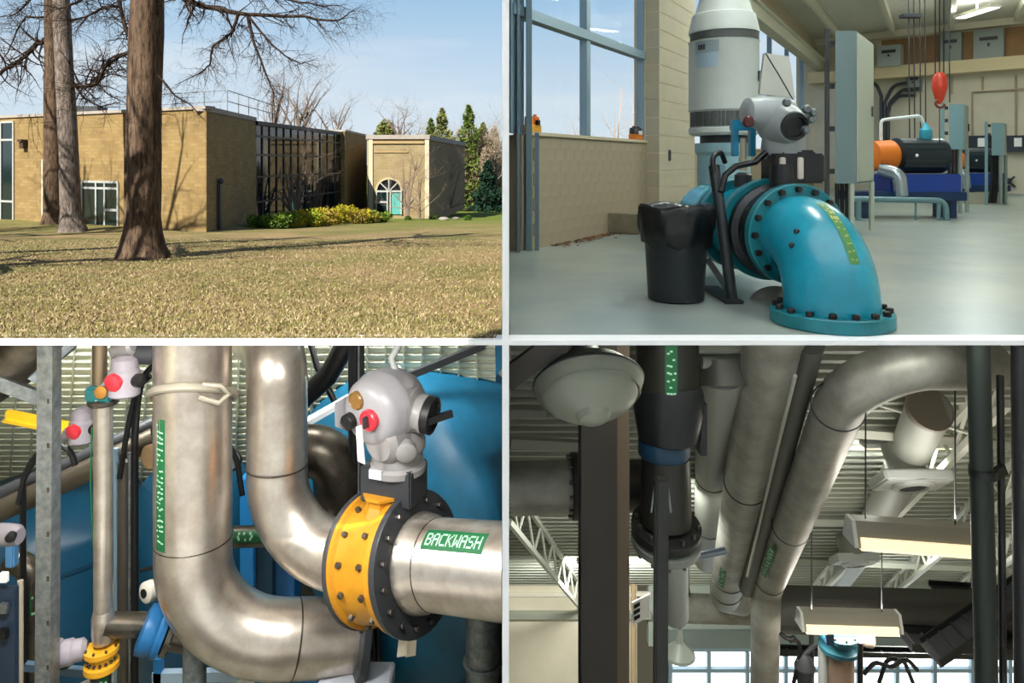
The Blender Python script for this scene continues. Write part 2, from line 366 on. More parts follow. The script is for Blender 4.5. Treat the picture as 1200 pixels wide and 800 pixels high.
def trunk(parent, base, pix, d, rpx, rng, flare=1.55, m=None, roots=True, top=None):
    k = d/F; pts = [P(x, y, d) for x, y in pix]; rs = [r*k for r in rpx]
    fine = []; fr = []
    for i in range(len(pts)-1):
        for j in range(5):
            t = j/5; fine.append(pts[i].lerp(pts[i+1], t)); fr.append(rs[i]+(rs[i+1]-rs[i])*t)
    fine.append(pts[-1]); fr.append(rs[-1])
    seg = 18; b = B(); vs = []; n = len(fine); ph = [rng.uniform(0, 6.28) for _ in range(4)]
    for i, (p, r) in enumerate(zip(fine, fr)):
        fl = max(0, 1-(p.z-base.z)/(r*2.4)); fl = fl*fl
        for q in range(seg):
            a = 2*math.pi*q/seg; w = 1+.05*math.sin(3*a+ph[0]+p.z*.6)+.04*math.sin(7*a+ph[1]+p.z*1.3)+rng.uniform(-.025, .025)
            w += fl*((flare-1)+.35*max(0, math.sin(4*a+ph[2])))
            vs.append((p.x+math.cos(a)*r*w, p.y+math.sin(a)*r*w, p.z))
    b.add(vs, [(i*seg+q, i*seg+(q+1) % seg, (i+1)*seg+(q+1) % seg, (i+1)*seg+q) for i in range(n-1) for q in range(seg)])
    b.build('trunk', m or bark, parent, ang=60)
    if roots:
        for q in range(5):
            a = q*1.25+rng.uniform(-.3, .3); r = rs[0]; dv = V((math.cos(a), math.sin(a), 0)); pp = []
            for j in range(5):
                s = r*(.7+j*.32); x = base.x+dv.x*s+rng.uniform(-.05, .05); y = base.y+dv.y*s
                pp.append((x, y, gz(x, y)+r*(.16-.06*j)))
            B().tube(pp, [r*.34, r*.24, r*.16, r*.09, r*.03], 7).build('root', m or bark, parent)

def park_trees():
    rng = random.Random(11)
    base = gat(170, 303); d = base.y
    t = thing('bare_tree', 'large bare tree with thick rough trunk standing alone on the open lawn', 'tree', base)
    trunk(t, base, [(170, 309), (168, 290), (168, 200), (170, 100), (172, 0), (173, -120), (176, -260)], d, [21, 20, 19.5, 18.5, 18, 16, 12], rng, 1.3)
    b = B()
    limb(b, [(180, -70), (215, -2), (240, 8), (290, 17), (345, 19), (395, 24), (415, 12)], d, .075, .008, rng, 3, 1, 1.0, .2, -1)
    limb(b, [(280, 15), (272, 38), (249, 55), (246, 76), (234, 86), (205, 100)], d-.5, .036, .006, rng, 3, 1, .8, .25)
    limb(b, [(290, 17), (296, 45), (309, 80), (320, 106), (322, 128)], d-.5, .035, .006, rng, 3, 1, .6, .3)
    limb(b, [(292, 20), (318, 52), (338, 68), (352, 75), (372, 68)], d-.6, .026, .005, rng, 3, 1, .6, .2)
    limb(b, [(180, -60), (235, -20), (300, -5), (340, 0), (380, 8), (405, 5)], d-.3, .05, .006, rng, 3, 1, .9, .2)
    limb(b, [(185, 88), (205, 112), (225, 124), (238, 140)], d-.2, .025, .004, rng, 3, 1, .5, .1)
    limb(b, [(160, 58), (140, 66), (124, 78), (114, 98), (100, 101), (87, 99)], d, .035, .02, rng, 3, 1, .8, .0)
    limb(b, [(160, 55), (150, 40), (143, 18), (137, -4), (130, -40)], d, .05, .03, rng, 3, 1, .9, .0)
    limb(b, [(140, 8), (122, 8), (104, 18), (92, 32), (84, 42)], d, .025, .006, rng, 3, 1, .7, .0)
    limb(b, [(170, -60), (120, -30), (95, 0), (70, 10), (40, 5)], d, .06, .008, rng, 3, 1, .9, .1)
    for i in range(7):
        a = i*.9; q = P(173, -60-26*i, d); grow(b, q, (math.cos(a), math.sin(a), .55), rng.uniform(2.2, 3.6), .08, 3, rng, 0, .3)
    b.build('branches', bark_d, t, fix=False)
    # the pair of trunks by the wall
    for (px, py, pix, rp, mm, lab) in ((84, 271, [(85, 274), (82, 240), (79, 150), (75, 60), (71, -10), (68, -120)], [12.5, 11, 10, 9.5, 9, 7], bark_g, 'pale grey bare trunk rising just in front of its darker twin'),
                                       (62, 262, [(62, 264), (62, 230), (62, 150), (62, 50), (61, -10), (60, -120)], [10.5, 9, 9, 9, 8.5, 6], bark, 'dark brown bare trunk behind the pale grey trunk by the brick wall')):
        base = gat(px, py); d = base.y
        t = thing('bare_tree', lab, 'tree', base); trunk(t, base, pix, d, rp, rng, 1.3, mm, False)
        b = B()
        if px < 70:
            limb(b, [(55, 46), (42, 52), (30, 66), (14, 78), (-6, 88)], d, .11, .07, rng, 3, 1, 2.2, 0)
            limb(b, [(54, 20), (30, 20), (20, 35), (10, 60), (2, 72)], d, .05, .015, rng, 3, 1, 1.8, 0)
            limb(b, [(54, -20), (35, 0), (20, 15), (8, 20)], d, .06, .015, rng, 3, 1, 1.8, 0)
        else:
            limb(b, [(88, 100), (100, 102), (112, 98), (120, 85), (128, 70), (150, 60)], d, .1, .03, rng, 3, 1, 1.8, 0)
            limb(b, [(82, 25), (100, 20), (120, 10), (140, 12)], d, .05, .015, rng, 3, 1, 1.8, 0)
            limb(b, [(85, 95), (98, 115), (118, 125), (140, 120)], d, .05, .02, rng, 2, 1, 1.6, 0)
        for i in range(5):
            q = P(px-2, -20-22*i, d); grow(b, q, (rng.uniform(-1, 1), rng.uniform(-1, .3), .5), rng.uniform(3, 5), .08, 3, rng, 0, .3)
        b.build('branches', bark_d, t, fix=False)
    # neighbour whose long shadow crosses the lawn
    base = gat(-150, 306); d = base.y
    t = thing('bare_tree', 'bare tree at the lawn edge whose shadow streaks across the grass', 'tree', base)
    trunk(t, base, [(-150, 310), (-150, 200), (-148, 60), (-146, -100), (-144, -240)], d, [20, 17, 15, 13, 8], rng, 1.3, bark, False)
    b = B()
    for i in range(9):
        q = P(-148, 60-34*i, d); a = i*2.3; grow(b, q, (math.cos(a), math.sin(a), .5), rng.uniform(1.8, 3.2), .09, 3, rng, 0, .3)
    b.build('branches', bark_d, t, fix=False)
park_trees()
def shade_trees():
    rng = random.Random(31)
    for (x, y, H, lab) in ((-19.6, 18.2, 12, 'tall bare tree beyond the lawn edge casting its shadow on the brick wall'), (-23.5, 20.5, 12, 'spreading bare tree beyond the lawn edge near the brick wall'), (-11.5, 9.2, 9, 'bare tree at the near lawn edge with wide spreading limbs')):
        g = V((x, y, gz(x, y))); t = thing('bare_tree', lab, 'tree', g)
        B().tube([g-V((0, 0, .1)), g+V((.1, 0, H*.3)), g+V((-.1, .1, H*.6)), g+V((0, 0, H))], [.34, .28, .2, .05], 12).build('trunk', bark, t)
        b = B()
        for i in range(12): a = i*2.4; grow(b, g+V((0, 0, H*(.3+.05*i))), (math.cos(a), math.sin(a), .7), rng.uniform(.28, .45)*H, .13, 3, rng, -.1, .22)
        b.build('branches', bark_d, t, fix=False)
shade_trees()

# ---- buildings
def rect(b, p0, dr, n, t0, t1, z0, z1, o0, o1):     # box on a wall: along dr from t0 to t1, out from o0 to o1 along n
    p0 = V((p0[0], p0[1], 0)); dr = V((dr[0], dr[1], 0)); n = V((n[0], n[1], 0))
    q = [p0+dr*t+n*o for t in (t0, t1) for o in (o0, o1)]
    poly = [q[0], q[1], q[3], q[2]]
    return b.prism([V((p.x, p.y, z0)) for p in poly], (0, 0, z1-z0))
buff = brickmat('buff_brick', '#bb9c5e', '#a88748', '#a08a60', 1.0, (-.897, .443, 0), .42, .14, .016)
buff2 = brickmat('buff_brick_side', '#bb9c5e', '#a88748', '#a08a60', 1.0, (0, 1, 0), .42, .14, .016)
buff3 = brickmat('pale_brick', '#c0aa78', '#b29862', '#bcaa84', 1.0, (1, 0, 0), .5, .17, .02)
cap = mat('coping', '#b6ada0', .8, 0, .15, 3)
dark_glass = mat('dark_glass', '#16292b', .08, 0, spec=.8)
blue_glass = mat('curtain_glass', '#12181c', .06, 0, .3, .6, spec=.5, col2='#1c262c')
alum = mat('alum_frame', '#c9cbc6', .5, .2)
dkmull = mat('dark_mullion', '#2a3138', .5, .4)
C0 = V(((240-CX)/F*27.4, 27.4, 0)); LD = V((-11.75, 5.8, 0)).normalized(); LN = V((-LD.y, LD.x, 0))
if LN.y > 0: LN = -LN
RD = V((-.55, 7.1, 0)).normalized(); RN = V((RD.y, -RD.x, 0))
ZB, ZT = CZ-2.75, CZ+2.03
def main_building():
    t = thing('brick_building', 'low buff brick building with flat roof, roof railing and white framed entrance', 'building', (C0.x, C0.y, ZB))
    B().prism([(*q.xy, ZB-.6) for q in (C0, C0+LD*34, C0+LD*34+RD*12, C0+RD*7.1)], (0, 0, ZT-ZB+.6)).build('brick_wall', buff, t, smooth=False)
    b = B(); rect(b, C0, RD, RN, 0, 7.1, ZB-.6, ZT-.12, 0, .06); b.build('side_wall', buff2, t, smooth=False)
    b = B(); rect(b, C0, LD, LN, -.1, 34, ZT-.02, ZT+.1, -.4, .07); rect(b, C0, RD, RN, 0, 7.1, ZT-.1, ZT+.1, -.4, .08); b.build('coping', cap, t, smooth=False)
    def T(px): return onl(C0, LD, px)
    def dep(px): return C0.y+LD.y*T(px)
    def win(px0, px1, y0, y1, cols, rows, name):
        t1, t0 = T(px0), T(px1); dm = dep((px0+px1)/2); z1, z0 = zat(y0, dm), zat(y1, dm)
        w = B(); fw = .09
        for c in cols: tt = t0+(t1-t0)*c; rect(w, C0, LD, LN, tt-fw/2, tt+fw/2, z0, z1, -.1, .06)
        for r in rows: zz = z0+(z1-z0)*r; rect(w, C0, LD, LN, t0, t1, zz-fw/2, zz+fw/2, -.1, .055)
        fr = w.build(name, alum, t, smooth=False)
        for a, c in zip(cols, cols[1:]):
            for r, s in zip(rows, rows[1:]):
                g = B(); rect(g, C0, LD, LN, t0+(t1-t0)*a+.03, t0+(t1-t0)*c-.03, z0+(z1-z0)*r+.03, z0+(z1-z0)*s-.03, -.1, .02); g.build('pane', dark_glass, fr, smooth=False)
    win(2, 16.5, 143, 259, (0, 1), (0, .2, .82, 1), 'tall_window')
    win(97, 139, 213, 266, (0, .36, .6, 1), (0, .86, 1), 'entrance_door')
    b = B(); t0, t1 = T(139), T(123); dm = dep(130); z = zat(246, dm); rect(b, C0, LD, LN, t0, t1, z-.05, z+.05, 0, .07); b.build('door_rail', alum, t, smooth=False)
    b = B(); tt = T(30); dm = dep(30); z0 = zat(174, dm); rect(b, C0, LD, LN, tt-.14, tt+.14, z0, z0+.36, 0, .2); rect(b, C0, LD, LN, tt-.17, tt+.17, z0+.3, z0+.4, 0, .28); b.build('wall_light', mat('bronze', '#4a3428', .5), t, smooth=False)
    b = B(); tt = T(52); rect(b, C0, LD, LN, tt-.05, tt+.05, ZB, ZT-1.9, 0, .1); b.build('downpipe', mat('downpipe', '#d8d0bb', .6), t)
    rl = B(); rail = mat('rail_grey', '#9ea6ad', .5, .3)
    for i in range(9):
        p = C0+LD*(11-i*1.35)+V((0, 2.6, 0)); rl.cyl((p.x, p.y, ZT), (p.x, p.y, ZT+.95), .022, seg=6)
    for h in (.5, .95):
        a = C0+LD*11+V((0, 2.6, ZT+h)); e = C0+V((0, 2.6, ZT+h))+LD*.2; rl.tube([a, e, e+RD*9], .022, 6)
    for i in range(6):
        p = C0+LD*.2+V((0, 2.6, 0))+RD*(1.6*i); rl.cyl((p.x, p.y, ZT), (p.x, p.y, ZT+.95), .022, seg=6)
    rl.build('roof_railing', rail, t)
    b = B(); p = C0+LD*T(97)+V((0, .6, 0)); b.box((p.x, p.y, ZT+.2), (1.0, .8, .3)); b.build('roof_vent', charcoal, t, smooth=False)
    b = B(); rect(b, C0, RD, RN, 1.2, 1.45, ZB+.1, ZB+1.9, .06, .2); b.sph((C0.x+RD.x*1.3+.2, C0.y+1.3, ZB+2.0), .12); b.build('standpipe', charcoal, t)
main_building()

G0 = V(((298-CX)/F*34.4, 34.4, 0)); G1 = V(((400-CX)/F*47.5, 47.5, 0)); GD = (G1-G0).normalized(); GN = V((GD.y, -GD.x, 0)); GL = (G1-G0).length
def glass_hall():
    t = thing('glass_hall', 'long glazed hall with dark curtain wall panes between the brick blocks', 'building', (G0.x, G0.y, CZ-3.2))
    zt = CZ+1.9; zb = CZ-3.6
    b = B(); b.prism([(*q.xy, zb) for q in (G0-GN*.12, G1-GN*.12, G1-GN*2.5, G0-GN*2.5)], (0, 0, zt-zb-.05)); b.build('core', dkmull, t, smooth=False)
    cols = [onl(G0, GD, px) for px in [298+(400-298)*i/12 for i in range(13)]]
    rows = [zb, CZ-1.9, CZ-.7, CZ+.35, CZ+1.25, zt-.1]
    f = B()
    for c in cols: rect(f, G0, GD, GN, c-.035, c+.035, zb, zt, -.1, .07)
    for r in rows[1:]: rect(f, G0, GD, GN, 0, GL, r-.045, r+.045, -.1, .1)
    f.build('mullions', mat('steel_mullion', '#3c444a', .45, .4), t, smooth=False)
    f = B(); rect(f, G0, GD, GN, 0, GL, zt-.12, zt+.06, -.3, .18); f.build('roof_edge', dkmull, t, smooth=False)
    for c, e in zip(cols, cols[1:]):
        for r, s in zip(rows, rows[1:]):
            g = B(); rect(g, G0, GD, GN, c+.05, e-.05, r+.05, s-.05, -.08, .02); g.build('pane', blue_glass, t, smooth=False)
    # brick block beyond the glazing
    t = thing('brick_block', 'narrow brown brick block between the glazed hall and the arched building', 'building', (G1.x, G1.y, CZ-3.7))
    e = V(((430-CX)/F*56, 56, 0)); e2 = V(((404-CX)/F*47.2, 47.2, 0)); e1 = V(((400-CX)/F*47.2, 47.2, 0))
    B().prism([(*q.xy, CZ-4.4) for q in (e1, e2, e, e+V((-8, 0, 0)), e1+V((-3, 1, 0)))], (0, 0, 4.4+1.98)).build('brick_wall', buff2, t, smooth=False)
    B().prism([(*q.xy, CZ+1.98) for q in (e1+V((0, -.05, 0)), e2+V((.06, -.05, 0)), e+V((.06, 0, 0)), e+V((-8, 0, 0)), e1+V((-3, 1, 0)))], (0, 0, .14)).build('coping', cap, t, smooth=False)
glass_hall()

def arched_building():
    d = 48.; a = V(((430.5-CX)/F*d, d, 0)); e = V(((502-CX)/F*d, d, 0)); fw = V(((544-CX)/F*66, 66, 0)); bk = V((a.x-2, 66, 0))
    zb, zt = CZ-4.2, zat(158, d)
    t = thing('arched_building', 'square pale brick building with cornice and a tall arched entrance window', 'building', (a.x, d, zb))
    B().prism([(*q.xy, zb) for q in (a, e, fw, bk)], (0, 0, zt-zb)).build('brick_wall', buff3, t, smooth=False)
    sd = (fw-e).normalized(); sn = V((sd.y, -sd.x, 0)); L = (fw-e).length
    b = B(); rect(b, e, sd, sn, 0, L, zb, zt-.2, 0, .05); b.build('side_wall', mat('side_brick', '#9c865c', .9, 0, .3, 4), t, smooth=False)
    b = B(); rect(b, a, (1, 0), (0, -1), -.08, e.x-a.x+.1, zt-.28, zt, 0, .12); rect(b, e, sd, sn, 0, L, zt-.35, zt, 0, .14); b.build('cornice', cap, t, smooth=False)
    X = lambda px: (px-430.5)/F*d
    b = B(); z = zat(167, d); rect(b, a, (1, 0), (0, -1), X(437), X(497), z-.07, z+.1, 0, .1); z = zat(178, d); rect(b, a, (1, 0), (0, -1), X(438), X(478), z-.04, z+.06, 0, .06); b.build('brick_course', mat('course', '#b89c6a', .85), t, smooth=False)
    for px in (432, 498): b = B(); rect(b, a, (1, 0), (0, -1), X(px), X(px)+.28, zb, zt-.3, 0, .08); b.build('pilaster', mat('pale_stone', '#d9cdae', .8), t, smooth=False)
    cx, r, zs, zf = X(456)+a.x, 14.5/F*d, zat(224, d), zat(251, d)
    arc = lambda rr, n=14: [V((cx+rr*math.cos(math.pi*i/n), d-.06, zs+rr*math.sin(math.pi*i/n))) for i in range(n+1)]
    fr = B(); oo, ii = arc(r*1.12), arc(r*.96); n = len(oo)
    for i in range(n-1): fr.prism([oo[i], oo[i+1], ii[i+1], ii[i]], (0, -.08, 0))
    f = fr.build('arch_frame', mat('arch_stone', '#cdbb92', .8), t, smooth=False)
    B().prism(arc(r*.95)+[], (0, .03, 0)).build('fanlight', blue_glass, f, smooth=False)
    m = B()
    for k in (45, 90, 135): q = math.radians(k); m.beam((cx, d-.1, zs), (cx+r*.95*math.cos(q), d-.1, zs+r*.95*math.sin(q)), .07, .07)
    m.beam((cx-r, d-.1, zs), (cx+r, d-.1, zs), .09, .12)
    for x in (-1, -.12, .12, 1): m.beam((cx+r*x, d-.1, zf), (cx+r*x, d-.1, zs), .08, .1)
    m.beam((cx-r, d-.1, (zs+zf)/2+.05), (cx-.12*r, d-.1, (zs+zf)/2+.05), .09, .12); m.build('glazing_bars', alum, f, smooth=False)
    B().box((cx-r*.55, d-.05, (zs+zf)/2), (r*.85, .04, zs-zf)).build('pane', dark_glass, f, smooth=False)
    B().box((cx+r*.55, d-.05, (zs+zf)/2), (r*.85, .05, zs-zf)).build('door_leaf', mat('turquoise_door', '#5fb6ab', .5), f, smooth=False)
arched_building()

# ---- planting
def foliage(b, c, rad, n, rng, s, shape='ball'):
    for i in range(n):
        if shape == 'cone':
            h = rng.random()**1.3; rr = (1-h)**.7*(.4+.6*rng.random()**.5)*(1+.3*math.sin(h*22+math.sin(h*7)*2)); a = rng.random()*6.28
            p = V((c[0]+rad[0]*rr*math.cos(a), c[1]+rad[1]*rr*math.sin(a), c[2]+rad[2]*h))
        else:
            q = V((rng.gauss(0, 1), rng.gauss(0, 1), rng.gauss(0, 1))).normalized()*(.6+.4*rng.random()); p = V((c[0]+q.x*rad[0], c[1]+q.y*rad[1], c[2]+q.z*rad[2]))
        u = V((rng.uniform(-1, 1), rng.uniform(-1, 1), rng.uniform(-1, 1))).normalized()*s; w = V((rng.uniform(-1, 1), rng.uniform(-1, 1), rng.uniform(-1, 1))).normalized()*s
        b.tri(p-u*.6, p+w*.6, p+u)
def planting():
    rng = random.Random(21)
    greens = [mat('shrub_green', '#74932a', .8, spec=.2), mat('shrub_yellow', '#c9b92e', .8, spec=.2), mat('shrub_rust', '#a8923c', .8, spec=.2), mat('shrub_dark', '#4a6626', .8, spec=.2)]
    spots = [(302, 267, 13, 11, 0, 3, 'dark'), (322, 268, 17, 13, 0, 3, 'green'), (342, 267, 16, 14, 0, 1, 'green and yellow'), (362, 266, 17, 16, 1, 0, 'yellow'), (382, 264, 17, 17, 1, 2, 'yellow'),
             (402, 262, 17, 16, 1, 0, 'bright yellow'), (420, 262, 14, 13, 2, 1, 'rust tinted'), (436, 261, 14, 11, 2, 0, 'rust and green'), (448, 260, 11, 9, 0, 3, 'green')]
    words = ['dark green end shrub beside the brick corner', 'deep green shrub second in the low hedge row', 'mixed green and yellow shrub under the glazing', 'tall yellow green shrub in the hedge row', 'yellow shrub with rust tips in the hedge row',
             'brightest yellow shrub in the hedge row', 'rust tinted shrub near the arched building', 'rust and green shrub toward the arched building', 'small green shrub closing the hedge row by the arched window']
    for i, (px, py, w, h, a, c, _) in enumerate(spots):
        g = gat(px, py); k = g.y/F
        t = thing('hedge_shrub', words[i], 'shrub', g, 'low shrubs in front of the glazed hall')
        h *= 1.45; w *= 1.1
        for mi, n in ((a, 900), (c, 560)):
            b = B()
            for j in range(5):
                cc = (g.x+rng.uniform(-.55, .55)*w*k, g.y+rng.uniform(-.4, .6), g.z+h*k*rng.uniform(.3, .62)); foliage(b, cc, (w*k*.5, w*k*.5, h*k*.42), n//5, rng, .11)
            b.build('foliage', greens[mi], t, smooth=False, fix=False)
        b = B()
        for j in range(4): b.tube([(g.x, g.y, g.z-.05), (g.x+rng.uniform(-.3, .3), g.y, g.z+h*k*.5)], [.03, .01], 5)
        b.build('stem', bark_d, t)
    # ornamental trees in front of the walls
    for (px, py, top, lab, rr) in ((478, 254, 165, 'slender bare tree in front of the arched building entrance', .09), (492, 254, 190, 'thin bare sapling beside the arched building corner', .06),
                                   (345, 262, 168, 'bare multi stemmed tree in front of the glazed hall', .08), (372, 260, 190, 'small bare bushy tree farther along the glazed hall', .06), (525, 253, 185, 'bare shrub tree against the shaded building side', .07)):
        g = gat(px, py); 
        if px == 478 or px == 492: g = V(((px-CX)/F*45, 45, gz((px-CX)/F*45, 45)))
        H = P(px, top, g.y).z-g.z; t = thing('ornamental_tree', lab, 'tree', g); b = B()
        st = 3 if px in (478, 492) else 5
        for s in range(st):
            grow(b, g-V((0, 0, .1)), (rng.uniform(-.22, .22), rng.uniform(-.1, .1), 1), H*.8, rr, 4, rng, -.3, .13)
        b.build('branches', twig, t, fix=False)
    # woods behind
    labs = ['tall bare tree behind the glazed hall roof', 'wide bare tree above the far end of the glazed hall', 'bare tree showing over the brick block', 'thin bare tree above the arched building roof']
    for i, (px, top, d, H) in enumerate(((322, 108, 62, 0), (350, 106, 66, 0), (392, 132, 70, 0), (470, 138, 84, 0))):
        g = V(((px-CX)/F*d, d, gz((px-CX)/F*d, d))); zt = zat(top, d); t = thing('bare_tree', labs[i], 'tree', g, 'bare trees behind the buildings'); b = B()
        b.tube([g, V((g.x, g.y, g.z+(zt-g.z)*.5))], [.28, .2], 8, caps=False)
        for k in range(7): grow(b, V((g.x, g.y, g.z+(zt-g.z)*(.35+.05*k))), (rng.uniform(-.8, .8), rng.uniform(-.4, .4), 1), (zt-g.z)*.55, .13, 3, rng, -.25, .2)
        b.build('branches', twig, t, fix=False)
    ev = [mat('pine_green', '#6b7d38', .9, spec=.1), mat('spruce_dark', '#26402e', .9, spec=.1), mat('wood_brown', '#a8957c', .95, spec=.1), mat('pine_olive', '#868a4c', .9, spec=.1)]
    for (px, top, bot, w, d, mi, lab, shp) in ((452, 140, 252, 14, 90, 3, 'dark rounded evergreen peeking over the arched building', 'ball'), (518, 128, 250, 27, 88, 3, 'olive evergreen rising behind the arched building corner', 'cone'),
                                              (549, 124, 250, 25, 86, 0, 'tallest green evergreen in the woods', 'cone'), (566, 145, 250, 22, 92, 3, 'olive evergreen beside the tallest one in the woods', 'cone'),
                                              (572, 190, 250, 19, 76, 1, 'dark blue green spruce standing on the far lawn', 'cone'), (505, 140, 250, 18, 94, 0, 'narrow evergreen behind the arched roof', 'cone')):
        x = (px-CX)/F*d; g = V((x, d, gz(x, d))); k = d/F; H = zat(top, d)-g.z; t = thing('evergreen_tree', lab, 'tree', g)
        b = B(); foliage(b, (x, d, g.z+(H*.05 if shp == 'cone' else H*.6)), (w*k, w*k, H*.95 if shp == 'cone' else H*.4), 2200, rng, .42, shp); b.build('foliage', ev[mi], t, smooth=False, fix=False)
        B().tube([g, (x, d, g.z+H*.9)], [.2, .03], 7).build('trunk', bark_d, t)
    words = ['brown leafless wood tree at the lawn edge', 'brown leafless wood tree beside the spruce', 'grey brown leafless wood tree by the far lawn', 'short brown leafless tree behind the spruce', 'leafless brown tree at the end of the woods', 'low brown leafless tree in front of the woods', 'tall leafless tree behind the arched roof corner', 'rounded leafless tree just behind the spruce', 'leafless tree behind the shaded building side', 'dense leafless tree between the tallest evergreen and the spruce', 'tall leafless tree beside the tallest evergreen', 'low leafless tree at the foot of the woods']
    for i, (px, top, d) in enumerate(((556, 160, 96), (572, 150, 100), (584, 148, 104), (590, 170, 98), (540, 172, 98), (560, 172, 90), (512, 150, 104), (582, 165, 94), (530, 160, 106), (566, 155, 88), (552, 150, 93), (576, 172, 86))):
        x = min((px-CX)/F*d, -.9); g = V((x, d, gz(x, d))); H = zat(top, d)-g.z; t = thing('woodland_tree', words[i], 'tree', g, 'leafless trees of the woods'); b = B()
        for k in range(9): grow(b, g+V((rng.uniform(-1.6, 1.2) if x < -2 else rng.uniform(-1.5, 0), 0, H*.05*k)), (rng.uniform(-.3, .3), 0, 1), H*.6, .16, 3, rng, -.3, .2)
        b.build('branches', ev[2], t, fix=False)
        b = B(); foliage(b, (x-.6, d, g.z+H*.52), (2.6 if x < -2.6 else 1.0, 2, H*.5), 4200, rng, .26); b.build('twigs', ev[2], t, smooth=False, fix=False)
    stone = mat('stone', '#a8a294', .9, 0, .3, 5)
    for i, (px, py, w, kk) in enumerate(((507, 257, 9, 's'), (520, 258, 11, 'r'), (548, 258, 10, 's'), (534, 257, 8, 'r'), (478, 258, 8, 's'), (283, 264, 7, 'r'))):
        g = gat(px, py); r = w*.5*g.y/F
        if kk == 'r':
            b = B(); b.sph(g+V((0, 0, r*.25)), (r*1.2, r*.8, r*.5), 12, 8); tag(b.build('boulder', stone), ['pale boulder at the arched building corner', 'low grey boulder on the far lawn', 'whitish boulder at the brick corner beside the hedge'][(1, 3, 5).index(i)], 'rock')
        else:
            t = thing('low_shrub', ['round dark shrub at the corner of the arched building', 'round dark shrub on the far lawn edge', 'low shrub below the arched entrance'][(0, 2, 4).index(i)], 'shrub', g)
            b = B(); foliage(b, g+V((0, 0, r*.5)), (r, r, r*.7), 350, rng, .1); b.build('foliage', greens[3], t, smooth=False, fix=False)
planting()
ALB = 1.0

# ============================================================ PLACE TWO: the pump hall behind the window wall
W0 = V((.44, 12.5, 0)); WD = V((508, 850, 0)).normalized(); WN = V((WD.y, -WD.x, 0))       # window wall, normal into the room
BD = V((932, -850, 0)).normalized(); WT = 33.; BC = W0+WD*WT; BNn = V((-.674, -.739, 0))   # back wall from the far corner
def wt(px): return onl(W0, WD, px)
def wd(px): return W0.y+WD.y*wt(px)
def bs(px): return onl(BC, BD, px)
def bd_(px): return BC.y+BD.y*bs(px)
ROOF = CZ+6.9
def sunsheetmat():                         # translucent sheet roof added to soften sun around the camera
    m = bpy.data.materials.new('sun_sheet'); m.use_nodes = True; nt = m.node_tree; nt.nodes.clear(); N = nt.nodes.new; L = nt.links.new
    a = N('ShaderNodeBsdfDiffuse'); a.inputs[0].default_value = (.5, .52, .53, 1); t = N('ShaderNodeBsdfTranslucent'); t.inputs[0].default_value = (CANT, CANT*1.02, CANT*1.04, 1)
    s = N('ShaderNodeAddShader'); o = N('ShaderNodeOutputMaterial'); L(a.outputs[0], s.inputs[0]); L(t.outputs[0], s.inputs[1]); L(s.outputs[0], o.inputs[0]); return m
CANT = .74
